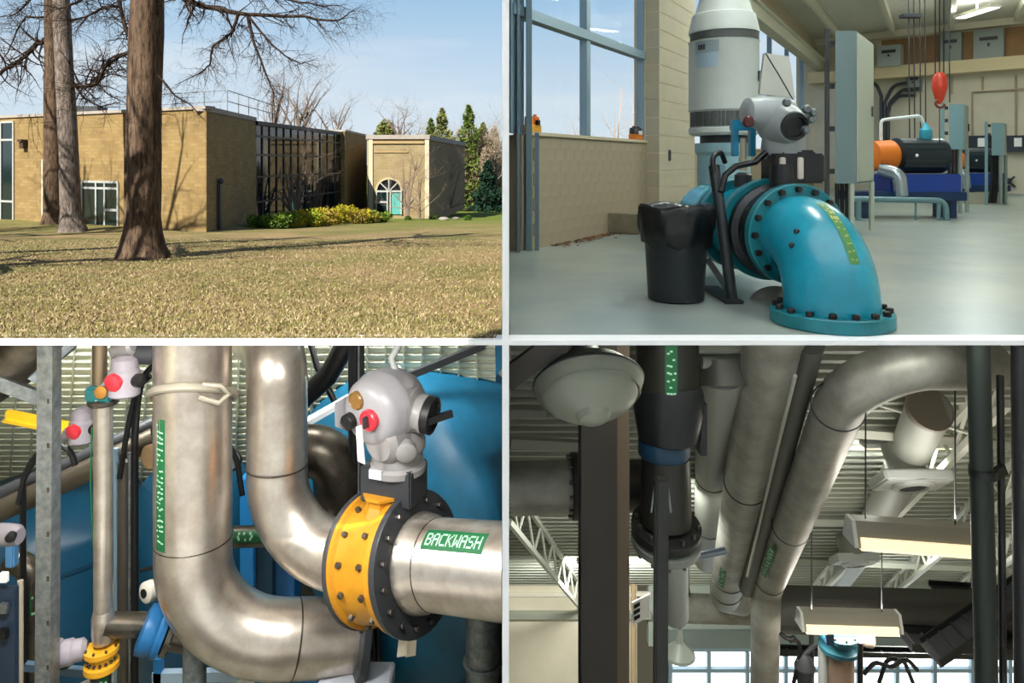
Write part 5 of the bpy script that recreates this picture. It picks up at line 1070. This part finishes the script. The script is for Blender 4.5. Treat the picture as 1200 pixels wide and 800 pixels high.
    # cluster at the far left
    t = thing('sample_valve', 'pale grey sampling valve with black knob at the left wall pipes', 'valve', P(10, 625, 9.6)); B().lathe(P(-4, 625, 9.6), (1, -.2, 0), [(.12, -.1), (.14, .1), (.14, .3), (.1, .36)], 20).build('body', lilac, t); B().lathe(P(14, 627, 9.45), (.3, -.95, 0), [(.06, 0), (.06, .08), (.04, .09)], 14).build('knob', black, t); B().box(P(14, 650, 9.5), (.12, .12, .3)).build('filter_cup', mat('cup_blue', '#4b7da8', .3), t, bevel=.02)
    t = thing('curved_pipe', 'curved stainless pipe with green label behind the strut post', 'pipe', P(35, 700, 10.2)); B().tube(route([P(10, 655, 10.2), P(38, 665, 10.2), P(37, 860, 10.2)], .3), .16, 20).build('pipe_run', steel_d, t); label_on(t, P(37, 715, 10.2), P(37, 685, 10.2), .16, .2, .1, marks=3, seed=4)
    t = thing('instrument_board', 'dark blue instrument board low at the left wall', 'panel', P(8, 800, 9.4)); B().box(P(4, 750, 9.4), (.36, .08, 1.4)).build('board', mat('board_navy', '#27384c', .5), t, bevel=.01)
    for y, m in ((676, white), (712, galv), (742, black)): B().box(P(5, y, 9.3), (.1, .06, .13)).build('switch', m, t, bevel=.01)
    tag(B().cyl(P(24, 860, 9.5), P(24, 680, 9.5), .035).build('riser_conduit', mat('cream_conduit', '#b9ad98', .5)), 'cream conduit beside the dark blue instrument board', 'conduit')
    tag(B().beam(P(30, 780, 9.8), P(105, 788, 9.8), .08, .1).build('cross_channel', mat('blue_chan', '#4f6a80', .5)), 'blue grey cross channel under the lilac sideways actuator', 'channel')
left_pipes()

# ============================================================ PLACE FOUR: the gallery under the sloping roof
Z0, SL = 4.5, .767                       # roof plane: height over the lens falls SL per metre of depth
def RP(px, py, off=0.):                  # point of the roof plane (lowered by off) seen at a pixel
    d = (Z0-off)/(SL-(py-CY)/F); return P(px, py, d)
def rd(py, off=0.): return (Z0-off)/(SL-(py-CY)/F)
deckm = mat('gallery_deck', '#d8dbce', .55, 0, .12, 2); dkrib = mat('gallery_rib', '#a3a69a', .6); trw = mat('truss_white', '#c7c8bb', .5)
brown = mat('column_brown', '#2c261e', .6, 0, .15, 2); brown2 = mat('column_edge', '#5a4b39', .6); gsteel = mat('gallery_steel', '#a8a69d', .5, .45, .25, 2, col2='#8a887f'); darkp = mat('gallery_dark', '#2c2d2b', .5, .2)
cwall = mat('gallery_wall', '#d8cfba', .75, 0, .08, 1)
DB = 24.
def gallery_shell():
    xl = .05; y0 = D0+.25
    n = V((0, SL, 1)).normalized()
    # roof deck and its ribs
    def pt(x, d, off=0): return V((x, d, CZ+Z0-SL*d-off))
    b = B(); b.prism([pt(xl, 8.0), pt(9, 8.0), pt(20, DB), pt(xl, DB)], n*.05); dk = b.build('ceiling_gallery', deckm, smooth=False); dk['kind'] = 'structure'
    d = 8.3
    while d < DB:
        w = min(20, 9+(d-7.6)*.68); B().beam(pt(xl+.02, d, .05), pt(w, d, .05), .09, .07, n).build('rib', dkrib, dk, smooth=False); d += .22+.012*(d-8)
    # back wall, with header and windows that glow in place of daylight
    zt = CZ+Z0-SL*DB; struct('wall_gallery_back', B().box((2.2, DB+.15, (zt-20)/2), (4.3, .3, 20+zt)), cwall, smooth=False)
    Xb = lambda px: (px-CX)/F*DB; Zb = lambda py: zat(py, DB)
    b = B(); b.box(((Xb(760)+20)/2, DB+.15, (zt+Zb(757))/2), (20-Xb(760), .3, zt-Zb(757))); struct('wall_gallery_header', b, mat('header_grey', '#9aa39a', .7), smooth=False)
    b = B(); b.box(((Xb(782)+20)/2, DB-.05, (Zb(737)+Zb(757))/2), (20-Xb(782), .12, Zb(737)-Zb(757))); struct('trim_40', b, mat('header_band', '#6e7873', .7), smooth=False)
    b = B(); b.box(((.05+Xb(762))/2, DB-.1, Zb(718)), (Xb(762)-.05, .2, .18)); struct('trim_41', b, mat('wall_band', '#96998c', .6), smooth=False); b = B(); b.box(((.05+Xb(762))/2, DB-.03, Zb(695)), (Xb(762)-.05, .1, .12)); struct('trim_42', b, mat('wall_cap', '#ddd6c6', .6), smooth=False)
    b = B(); b.box((Xb(741), DB-.1, Zb(790)), (.12, .2, 7)); struct('trim_43', b, mat('corner_tan', '#b79f7b', .7), smooth=False)
    fr = mat('gallery_window_frame', '#7b8f99', .5); pn = mat('glowing_pane', '#eef4f8', .2, emit='#e6f1fa', estr=3.5)  # panes emit light themselves, standing in for daylight
    xs = [Xb(p) for p in (783, 828, 873, 918, 960, 1003, 1048, 1092, 1136, 1180, 1224)]
    for i, (a, c) in enumerate(zip(xs, xs[1:])):
        f = B(); f.box((a+.06, DB, Zb(850)), (.12, .2, Zb(757)-Zb(932))); f.box(((a+c)/2, DB, Zb(759)), (c-a, .2, .12)); f.box(((a+c)/2, DB, Zb(784)), (c-a, .16, .12)); f.box(((a+c)/2, DB, Zb(933)), (c-a, .2, .12)); o = struct('window_%d' % (40+i), f, fr, smooth=False)
        for za, zc in ((758, 782), (785, 932)): B().box(((a+c)/2+.06, DB+.05, (Zb(za)+Zb(zc))/2), (c-a-.14, .03, Zb(za)-Zb(zc)-.04)).build('pane', pn, o, smooth=False)  # lower panes extended out of view to give more light
    struct('wall_gallery_base', B().box((9, DB+.15, (Zb(934)-22)/2), (22, .3, 22+Zb(934))), cwall, smooth=False)
    struct('floor_gallery', B().box((8, 15, -21.6), (18, 19, .2)), conc)
    b = B(); b.prism([(5.6, D0+.3, -18.5), (19.3, DB+.2, -18.5), (19.6, DB+.2, -18.5), (5.9, D0+.3, -18.5)], (0, 0, 18.1)); struct('wall_gallery_right', b, cwall, smooth=False)
    # roof joists running down the slope
    def truss(name, lab, pa, pb, depth, m, nweb):
        a, c = RP(*pa, .1), RP(*pb, .1); lo = V((0, 0, -depth)); t = thing(name, lab, 'truss', c, 'white roof trusses')
        B().beam(a, c, .09, .12).build('top_chord', m, t); B().beam(a+lo, c+lo, .09, .1).build('bottom_chord', m, t)
        for i in range(nweb):
            p = a.lerp(c, i/nweb); q = a.lerp(c, (i+.5)/nweb)+lo; r = a.lerp(c, (i+1)/nweb); B().tube([p, q], .03, 6).build('web', m, t); B().tube([q, r], .03, 6).build('web', m, t)
        return t
    truss('roof_truss', 'white roof truss passing beside the square ceiling diffuser', (1180, 420), (930, 712), .55, trw, 16)
    truss('roof_truss', 'white roof truss nearest the dark green pole', (1290, 440), (1010, 712), .55, trw, 14); truss('roof_truss', 'white roof truss beyond the dark green pole', (1400, 440), (1090, 712), .55, trw, 14); truss('roof_truss', 'white roof truss above the beige wall by the brown column', (596.5, 560), (684, 690), .8, trw, 7)
    for i, (a, c, r, m, lab) in enumerate((((598, 518), (682, 522), .07, dkrib, 'perforated steel purlin left of the brown column'), ((990, 506), (1200, 522), .06, trw, 'pale pipe purlin crossing under the roof deck'), ((598, 483), (640, 484), .05, dkrib, 'thin grey purlin behind the dome lamp'), ((940, 610), (1000, 611), .07, dkrib, 'grey purlin beside the long fluorescent light'), ((905, 655), (1200, 668), .07, dkrib, 'grey purlin between the two fluorescent lights'))):
        tag(B().beam(RP(*a, .35), RP(*c, .35), r*2, r*2).build('purlin', m), lab, 'purlin', 'purlins under the sloping roof')
    tag(B().tube([P(1030, 474, 9.8), P(1150, 512, 9.8)], .025, 8).build('brace_rod', trw), 'pale brace rod slanting under the roof deck', 'rod')
gallery_shell()

def gallery_columns():
    d = 7.6; k = d/F; X = lambda px: (px-CX)*k; zb, zt = zat(960, d), -.08
    t = thing('steel_column', 'brown steel H column standing beside the dome lamp', 'column', (X(708), d, zb))
    B().box((X(702), d, (zb+zt)/2), (42*k, .03, zt-zb)).build('front_flange', brown, t); B().box((X(702), d+.3, (zb+zt)/2), (42*k, .03, zt-zb)).build('rear_flange', brown, t); B().box((X(702), d+.15, (zb+zt)/2), (.03, .27, zt-zb)).build('web', brown, t); B().box((X(731), d+.1, (zb+zt)/2), (15*k, .1, zt-zb)).build('edge_channel', brown2, t)
    tag(B().beam(P(773, 960, 7.2), P(775, 560, 7.2), .13, .13, (0, 1, 0)).build('slender_post', darkp, bevel=.02), 'slender dark post in front of the flanged vertical pipe', 'post')
    gp = mat('pole_green', '#222a26', .5, .1)
    t = thing('green_pole', 'dark green round pole beside the fluorescent light', 'pole', P(1155, 960, 7.4)); B().cyl(P(1160, 960, 7.4), P(1146, 395, 7.4), .105, seg=20).build('pole', gp, t); B().lathe(P(1152, 553, 7.4)+V((0, 0, -.04)), (0, 0, 1), [(.13, 0), (.13, .08)], 18).build('clamp', black, t); B().beam(P(1155, 562, 7.35), P(1177, 549, 7.4), .06, .1).build('clamp_arm', black, t)
    tag(B().cyl(P(1177, 960, 7.45), P(1172, 440, 7.45), .035, seg=12).build('slim_pole', black), 'slim black pole clamped to the dark green pole', 'pole'); tag(B().cyl(P(1201, 960, 7.6), P(1196, 405, 7.6), .09, seg=14).build('grey_post', charcoal), 'dark grey post right of the slim black pole', 'post')
    tag(B().beam(P(592.5+6, 440, 6.9), P(665, 392, 6.7), .2, .34, (0, -1, .2)).build('raking_beam', mat('rake', '#5a5650', .5, .1)), 'grey raking beam rising beside the dome lamp', 'beam')
gallery_columns()

def dome_lamp():
    ax = V((.06, -.72, -.69)).normalized(); c = P(690, 452, 6.75); k = 6.75/F; s = 64*k; pr = mat('prismatic_acrylic', '#848779', .35, 0, .05, trans=0); hb = mat('lamp_housing', '#7d807a', .45, .4)
    t = thing('dome_lamp', 'large pale dome lamp hanging tilted beside the brown column', 'lamp', c)
    prof = [(.98*s, -.04*s), (1.0*s, .0), (.97*s, .08*s), (.82*s, .3*s), (.6*s, .46*s), (.32*s, .56*s), (.3*s, .6*s), (.25*s, .66*s), (.12*s, .7*s), (.02*s, .73*s)]
    B().lathe(c, ax, prof, 72).build('diffuser', pr, t, ang=25)
    for q in (.9, .72, .5): B().lathe(c, ax, [(q*s, .2*s+(.9-q)*.62*s-.01), (q*s+.012, .2*s+(.9-q)*.62*s), (q*s, .2*s+(.9-q)*.62*s+.02)], 60, caps=False).build('ring', pr, t)
    B().lathe(c, -ax, [(1.0*s, .0), (1.02*s, .02*s), (.98*s, .08*s), (.8*s, .3*s), (.4*s, .48*s), (.3*s, .6*s), (.28*s, 1.2*s)], 60).build('reflector', hb, t); B().lathe(c, -ax, [(1.015*s, .02*s), (1.03*s, .05*s), (1.015*s, .08*s)], 60, caps=False).build('rim', darkp, t)
dome_lamp()

def gallery_pipes():
    def bands(t, a, b, r, fs):
        ax = (b-a).normalized()
        for f in fs: B().lathe(a.lerp(b, f)-ax*.012, ax, [(r, 0), (r+.012, .004), (r+.012, .02), (r, .024)], 32, caps=False).build('strap', black, t)
    a, b = P(907, 396, 8.2), P(851, 690, 15.4); r = .33; a0 = a-(b-a).normalized()*.55
    t = thing('sloping_main', 'grey steel main sloping away beneath the roof beside its elbowed twin', 'pipe', b); B().tube([a0, b], r, 40).build('pipe_run', gsteel, t); ax = (b-a).normalized(); B().tube(route([b, b+ax*.5, b+ax*.6+V((.5, .4, -.3))], .2), r*.98, 30).build('end_elbow', gsteel, t); bands(t, a, b, r, (.42, .9, .985)); label_on(t, a.lerp(b, .77), a.lerp(b, .88), r, .35, .13, marks=6, seed=6)
    a, b = P(982, 476, 8.0), P(898, 690, 14.0); r = .275; s = P(1160, 428, 8.2)
    t = thing('elbowed_main', 'grey steel main turning through a large elbow and sloping down to a vertical leg', 'pipe', b); B().tube(route([s, P(1004, 424, 7.6), b, P(893, 960, 15.4)], [.62, .5], 14), [r]*32, 40).build('pipe_run', gsteel, t, ang=60); bands(t, a, b, r, (.0, .52, .9)); label_on(t, a.lerp(b, .6), a.lerp(b, .8), r, .5, .13, marks=9, seed=7); label_on(t, P(894, 860, 15.), P(895, 765, 14.5), r*1.0, .3, .14, marks=7, seed=8)
    # narrow companion pipe and cable between them
    tag(B().tube([P(950, 402, 8.0), P(876, 690, 14.2)], .15, 20).build('companion_pipe', mat('companion_grey', '#5d5d57', .5, .4)), 'narrower dull pipe running between the two steel mains', 'pipe'); tag(B().tube([P(932, 440, 7.9), P(912, 520, 9.2), P(893, 600, 11), P(876, 675, 13)], .022, 8).build('pale_conduit', mat('pale_chain', '#b5b6aa', .5, .3)), 'pale flexible conduit between the two steel mains', 'conduit')
    # horizontal header at the bottom
    t = thing('collector_pipe', 'grey collector pipe joining the lower ends of the mains', 'pipe', P(850, 715, 12)); B().tube(route([P(792, 634, 16.3), P(792, 712, 16.3), P(900, 716, 16.6), P(1200, 720, 17.2)], .4), .3, 30).build('pipe_run', gsteel, t); bands(t, P(792, 634, 16.3), P(792, 712, 16.3), .3, (.72, .93))
    # left pipe
    t = thing('side_main', 'dark steel main entering from the partition behind the brown column', 'pipe', P(640, 572, 9)); q = P(597, 572, 9); q.x = .06; B().cyl(q, P(672, 570, 9), .315, seg=36).build('pipe_run', gsteel, t); flange(t, P(674, 569, 9), (1, 0, 0), .39, .1, darkp)
    e = P(674, 569, 9); bolts(t, e+V((-.05, 0, 0)), (-1, 0, 0), .345, 12, .022, .05); tag(B().cyl(P(682, 570, 9), P(760, 568, 9), .3, seg=30).build('side_main', mat('dark_main', '#3b3733', .45, .5)), 'dark continuation of the main between column and valve', 'pipe')
    # valve stack
    d = 8.2; k = d/F; Q = lambda x, y, dd=0: P(x, y, d+dd); vb = mat('valve_dark', '#1d2022', .4, .2)
    t = thing('valve_stack', 'black valve with blue collar on a vertical pipe beside the dome lamp', 'valve', Q(780, 620)); B().cyl(Q(782, 462), Q(782, 390), 36*k, seg=32).build('upper_pipe', mat('upper_dark', '#3a3934', .4, .6), t); label_on(t, Q(782, 455), Q(782, 396), 36*k, .12, .13, marks=7, seed=11)
    B().lathe(Q(784, 512), (0, 0, 1), [(28*k, -.05), (36*k, .0), (38*k, .12), (41*k, .3), (40*k, .5), (36*k, .62)], 36).build('valve_body', vb, t); B().lathe(Q(778, 534), (0, 0, 1), [(28*k, 0), (30*k, .03), (30*k, .2), (27*k, .22)], 32).build('blue_collar', mat('collar_blue', '#123a54', .45), t); B().cyl(Q(780, 612), Q(780, 534), 30*k, 28*k, seg=32).build('lower_pipe', mat('upper_dark', '#3a3934'), t)
    B().box(Q(822, 500, -.1), (8*k, .2, 60*k)).build('lever_bracket', vb, t, bevel=.01); B().tube(route([Q(763, 600, -.4), Q(768, 565, -.4), Q(782, 565, -.4), Q(786, 600, -.4)], .06), .012, 8).build('chain_loop', galv, t)
    t2 = thing('pipe_flange_joint', 'bolted flange joint below the black valve', 'flange', Q(780, 640)); pl = mat('flange_pale', '#8d9189', .5, .3); B().lathe(Q(780, 636), (.03, -.25, 1), [(.2, 0), (.385, 0), (.39, .02), (.39, .08), (.2, .09)], 40).build('lower_disc', pl, t2); B().lathe(Q(780, 622), (.03, -.25, 1), [(.2, 0), (.385, 0), (.39, .02), (.39, .09), (.2, .1)], 40).build('upper_disc', darkp, t2)
    nax = V((.03, -.25, 1)).normalized(); bolts(t2, Q(780, 636)+nax*.0, -nax, .34, 12, .025, .07, a0=.2); bolts(t2, Q(780, 622)+nax*.1, nax, .34, 12, .025, .06, a0=.2); B().cyl(Q(792, 720, 1.2), Q(788, 640), 17*k, seg=26).build('outlet_pipe', mat('outlet_grey', '#a5aaa6', .4, .3), t2)
    # pale ducts behind
    duct = mat('duct_pale', '#96988f', .55, .2)
    t = thing('vent_duct', 'pale ventilation duct dropping behind the valve and steel main', 'duct', P(835, 620, 10.5)); B().tube([P(846, 430, 8.9), P(836, 540, 12.2), P(828, 655, 17.5)], .3, 24).build('duct_run', duct, t); bands(t, P(836, 540, 12.2), P(828, 655, 17.5), .3, (.1, .55)); B().lathe(P(847, 432, 8.95), (0, .3, 1), [(.33, -.2), (.33, .1)], 24).build('collar', mat('duct_dark', '#6d6d66', .5, .3), t); B().cyl(P(822, 424, 8.8), P(862, 426, 8.8), .08).build('side_branch', duct, t)
    # supply duct with square diffusers
    t = thing('supply_duct', 'long pale round supply duct running under the roof deck', 'duct', RP(1000, 680, .6)); B().tube([RP(1088, 480, .5), RP(1052, 560, .5), RP(1012, 640, .5), RP(985, 680, .5)], .27, 26).build('duct_run', duct, t); B().lathe(RP(1088, 480, .5), (0, -1, .77), [(.27, -.05), (.29, 0), (.29, .06)], 26).build('end_ring', mat('duct_brown', '#83786a', .6), t)
    wp = mat('diffuser_white', '#d4d8d6', .5)
    for (px, py, w, h, lab) in ((1067, 562, 1.0, .62, 'white square diffuser with round black opening under the supply duct'), (1001, 655, .95, .55, 'smaller looking white square diffuser farther down the supply duct')):
        q = RP(px, py, 1.0); n = V((0, -SL, -1)).normalized(); n = V((0, -.62, -.78)).normalized(); R = frame(n, (1, 0, 0)); t = thing('ceiling_diffuser', lab, 'diffuser', q)
        B().box(q, (h*1.0, w, .16), R).build('plate', wp, t, bevel=.03); B().lathe(q+n*.08, n, [(.3, 0), (.29, .04), (.21, .06), (.19, .02)], 32).build('cone', wp, t); B().lathe(q+n*.09, n, [(.19, 0), (.18, .03)], 28).build('opening', black, t)
        B().cyl(q-n*.05, q-n*.5, .26, seg=22).build('spigot', duct, t)
gallery_pipes()

def gallery_lights():
    hs = mat('fixture_grey', '#8f8a80', .5, .1); em = mat('fluorescent', '#fff3d8', .5, emit='#f5deb4', estr=1.0)
    for (x0, x1, y0, y1, d, sl, lab, w) in ((998, 1142, 606, 640, 9.6, 10, 'long fluorescent light ending at the dark green pole', GALW*.5), (938, 1051, 712, 735, 13.4, 3, 'shorter fluorescent light hanging in front of the dark beam', GALW*.5)):
        a, b = P(x0, y0+8, d), P(x1, y0+8+sl, d); t = thing('fluorescent_light', lab, 'ceiling light', (a+b)/2); h = (y1-y0)/F*d*.6
        sec = lambda q: [q+V((0, -.16, -h)), q+V((0, .2, -h)), q+V((0, .12, .08)), q+V((0, -.06, .08))]
        B().prism(sec(a), b-a).build('housing', hs, t, smooth=False); B().prism(sec(a+V((-.03, 0, .0))), V((.05, 0, 0))).build('end_cap', wht, t, smooth=False); B().prism(sec(b), V((.05, 0, 0))).build('end_cap', wht, t, smooth=False)
        B().prism([q+V((0, 0, -h-.002)) for q in (a+V((.04, -.17, .0)), a+V((.04, .17, 0)), a+V((.04, .17, -.03)), a+V((.04, -.19, -.02)))], b-a-V((.08, 0, 0))).build('tube', em, t, smooth=False); B().prism([a+V((.05, -.162, -h)), a+V((.05, -.185, -h)), a+V((.05, -.17, -h*.45)), a+V((.05, -.13, -h*.45))], b-a-V((.1, 0, 0))).build('lens', em, t, smooth=False)
        for f in (.12, .85):
            q = a.lerp(b, f); zr = CZ+Z0-SL*d; B().cyl(q+V((0, .02, .05)), V((q.x, q.y+.02, zr)), .012, seg=6).build('hanger_rod', charcoal, t)
        m = (a+b)/2; lamp_area('added_deck_uplight', m+V((0, .03, .12)), (b-a).length*.9, .15, w*.45, (1, .95, .86), (math.pi, 0, 0)); l = lamp_area('fluorescent_lamp', m+V((0, -.02, -h-.06)), (b-a).length*.9, .25, w, (1, .93, .8));  # upward lamp added on the fixture to brighten the roof deck
    # lamps added high in the gallery to brighten it
    for i, (x, y, w) in enumerate(((1.6, 6.9, GALW*.15), (4.2, 7.0, GALW*.1), (6.2, 11.2, GALW*1.4), (2.4, 13, GALW*1.6), (9.5, 17, GALW*2.4), (2.6, 19.5, GALW*4.5))):
        z = -.1 if y < 7.6 else CZ+Z0-SL*y-.25
        t = thing('added_gallery_batten', 'added white batten light against the gallery roof', 'ceiling light', (x, y, z), 'added gallery lights'); B().box((x, y, z), (1.4, .2, .08)).build('housing', wht, t, bevel=.01); B().box((x, y, z-.055), (1.3, .12, .03)).build('tube', em, t); lamp_area('gallery_fill_lamp', (x, y, z-.09), 1.3, .15, w, (.97, 1, .93))
wht = mat('fixture_white', '#d5d7d4', .5)
GALW = 140
gallery_lights()

def gallery_far():
    t = thing('dark_beam', 'dark steel beam crossing behind the shorter fluorescent light', 'beam', P(1050, 715, 14.5)); B().beam(P(905, 712, 14.5), P(1200, 722, 14.5), .3, .62).build('web', mat('beam_dark', '#3a3a36', .6), t); B().beam(P(905, 694, 14.4), P(1200, 702, 14.4), .45, .06).build('flange_plate', mat('beam_dark', '#3a3a36'), t); B().beam(P(905, 732, 14.4), P(1200, 742, 14.4), .45, .06).build('flange_plate', mat('beam_dark', '#3a3a36'), t)
    for i, (a, b, w, h, lab) in enumerate((((1090, 768), (1205, 690), .6, .12, 'dark cable tray climbing toward the roof at the right wall'), ((1060, 752), (1210, 758), .5, .12, 'dark level cable tray under the dark beam'), ((1040, 740), (1105, 744), .3, .08, 'short dark channel beside the shorter fluorescent light'), ((1095, 692), (1145, 695), .4, .1, 'short dark tray above the dark beam'), ((905, 764), (1200, 769), .2, .1, 'thin dark rail over the bright windows'))):
        d = 13+i*.6; t = thing('cable_tray', lab, 'cable tray', P(*a, d)); B().beam(P(*a, d), P(*b, d), w, .03).build('tray_floor', charcoal, t)
        for sd in (-1, 1): B().beam(P(*a, d)+V((0, sd*w/2, h/2)), P(*b, d)+V((0, sd*w/2, h/2)), .03, h).build('side_rail', black, t)
        if (P(*a, d)-P(*b, d)).length > 1.2:
            n = 8
            for j in range(n): q = P(*a, d).lerp(P(*b, d), (j+.5)/n); B().beam(q+V((0, -w/2, .03)), q+V((0, w/2, .03)), .04, .03).build('rung', charcoal, t)
    d = 13.6; t = thing('teal_valve', 'teal valve on a tan vertical pipe below the shorter fluorescent light', 'valve', P(985, 800, d)); tl = mat('teal_valve_paint', '#1d4c5a', .4); B().lathe(P(983, 761, d), (0, 0, 1), [(.2, 0), (.36, .02), (.36, .09), (.26, .12), (.26, .24), (.36, .26), (.36, .33), (.2, .35)], 32).build('body', tl, t); bolts(t, P(983, 761, d)+V((0, 0, .33)), (0, 0, 1), .31, 10, .025, .05); B().cyl(P(986, 960, d), P(986, 762, d), .225, seg=26).build('tan_pipe', mat('tan_pipe', '#9a8272', .45, .3), t); B().cyl(P(965, 960, d+.2), P(965, 758, d+.2), .1, seg=16).build('white_pipe', mat('grey_white', '#b6bcbd', .5), t); B().lathe(P(1014, 748, d-.1), (1, -.3, 0), [(.1, -.1), (.14, 0), (.14, .12), (.08, .16)], 18).build('motor', mat('motor_tan', '#b9a89a', .4), t); B().box(P(972, 748, d-.35), (.14, .1, .2)).build('actuator_box', mat('box_navy', '#1d3550', .4), t, bevel=.01)
    tag(B().cyl(P(1008, 960, 13.2), P(1008, 752, 13.2), .05).build('riser_pole', black), 'black riser beside the teal valve', 'pole')
    for i, pts in enumerate(([(915, 742), (925, 752), (935, 742), (938, 765), (930, 800)], [(1012, 790), (1025, 775), (1045, 782), (1062, 770), (1075, 785)], [(1030, 800), (1040, 770), (1060, 775), (1070, 800)])):
        tag(B().tube(route([P(x, y, 14+.2*i) for x, y in pts], .15, 5), .04, 8).build('cable', black), ['black cable looping left of the teal valve', 'black cable coiled across the bright windows', 'black cable hanging below the dark cable tray'][i], 'cable', 'loose cables of the gallery')
    t = thing('hose_pump', 'dark pump head and hoses before the bright windows', 'pump', P(942, 790, 14)); B().lathe(P(943, 790, 14), (0, 0, 1), [(.12, -.3), (.16, 0), (.2, .15), (.14, .3), (.06, .4)], 18).build('head', charcoal, t); B().cyl(P(935, 775, 14), P(955, 755, 14), .05).build('lever', charcoal, t); B().cyl(P(951, 960, 14.2), P(951, 730, 14.2), .05).build('pipe_leg', charcoal, t)
    t = thing('wall_sign', 'small white notice board with black blocks on the wall', 'sign', P(750, 716, 12)); q = [P(741, 706, 12), P(761, 696, 12), P(761, 722, 12), P(741, 733, 12)]; B().prism(q, (0, .03, 0)).build('board', white, t, smooth=False)
    for i in range(3): y = 709+7*i; B().prism([P(743, y, 11.98), P(750, y-3.5, 11.98), P(750, y+.5, 11.98), P(743, y+4.5, 11.98)], (0, .01, 0)).build('print_block', black, t, smooth=False)
    t = thing('dome_lamp', 'small pale dome lamp hanging before the bright windows', 'lamp', P(798, 770, 16)); B().lathe(P(796, 752, 16), (0, 0, -1), [(.06, -.3), (.08, 0), (.18, .08), (.34, .24), (.35, .3), (.2, .38), (.08, .44)], 30).build('shade', mat('lamp_dim', '#a7ada4', .4), t)
    B().cyl(P(796, 752, 16)+V((0, 0, .25)), P(796, 735, 16), .04).build('stem', charcoal, t)
    tag(B().tube([P(800, 655, 11.6), P(850, 645, 11.6)], .06, 10).build('pipe_bracket', mat('brk_blue', '#7d8a99', .4, .3)), 'blue grey bracket tube behind the flange joint', 'bracket')
gallery_far()
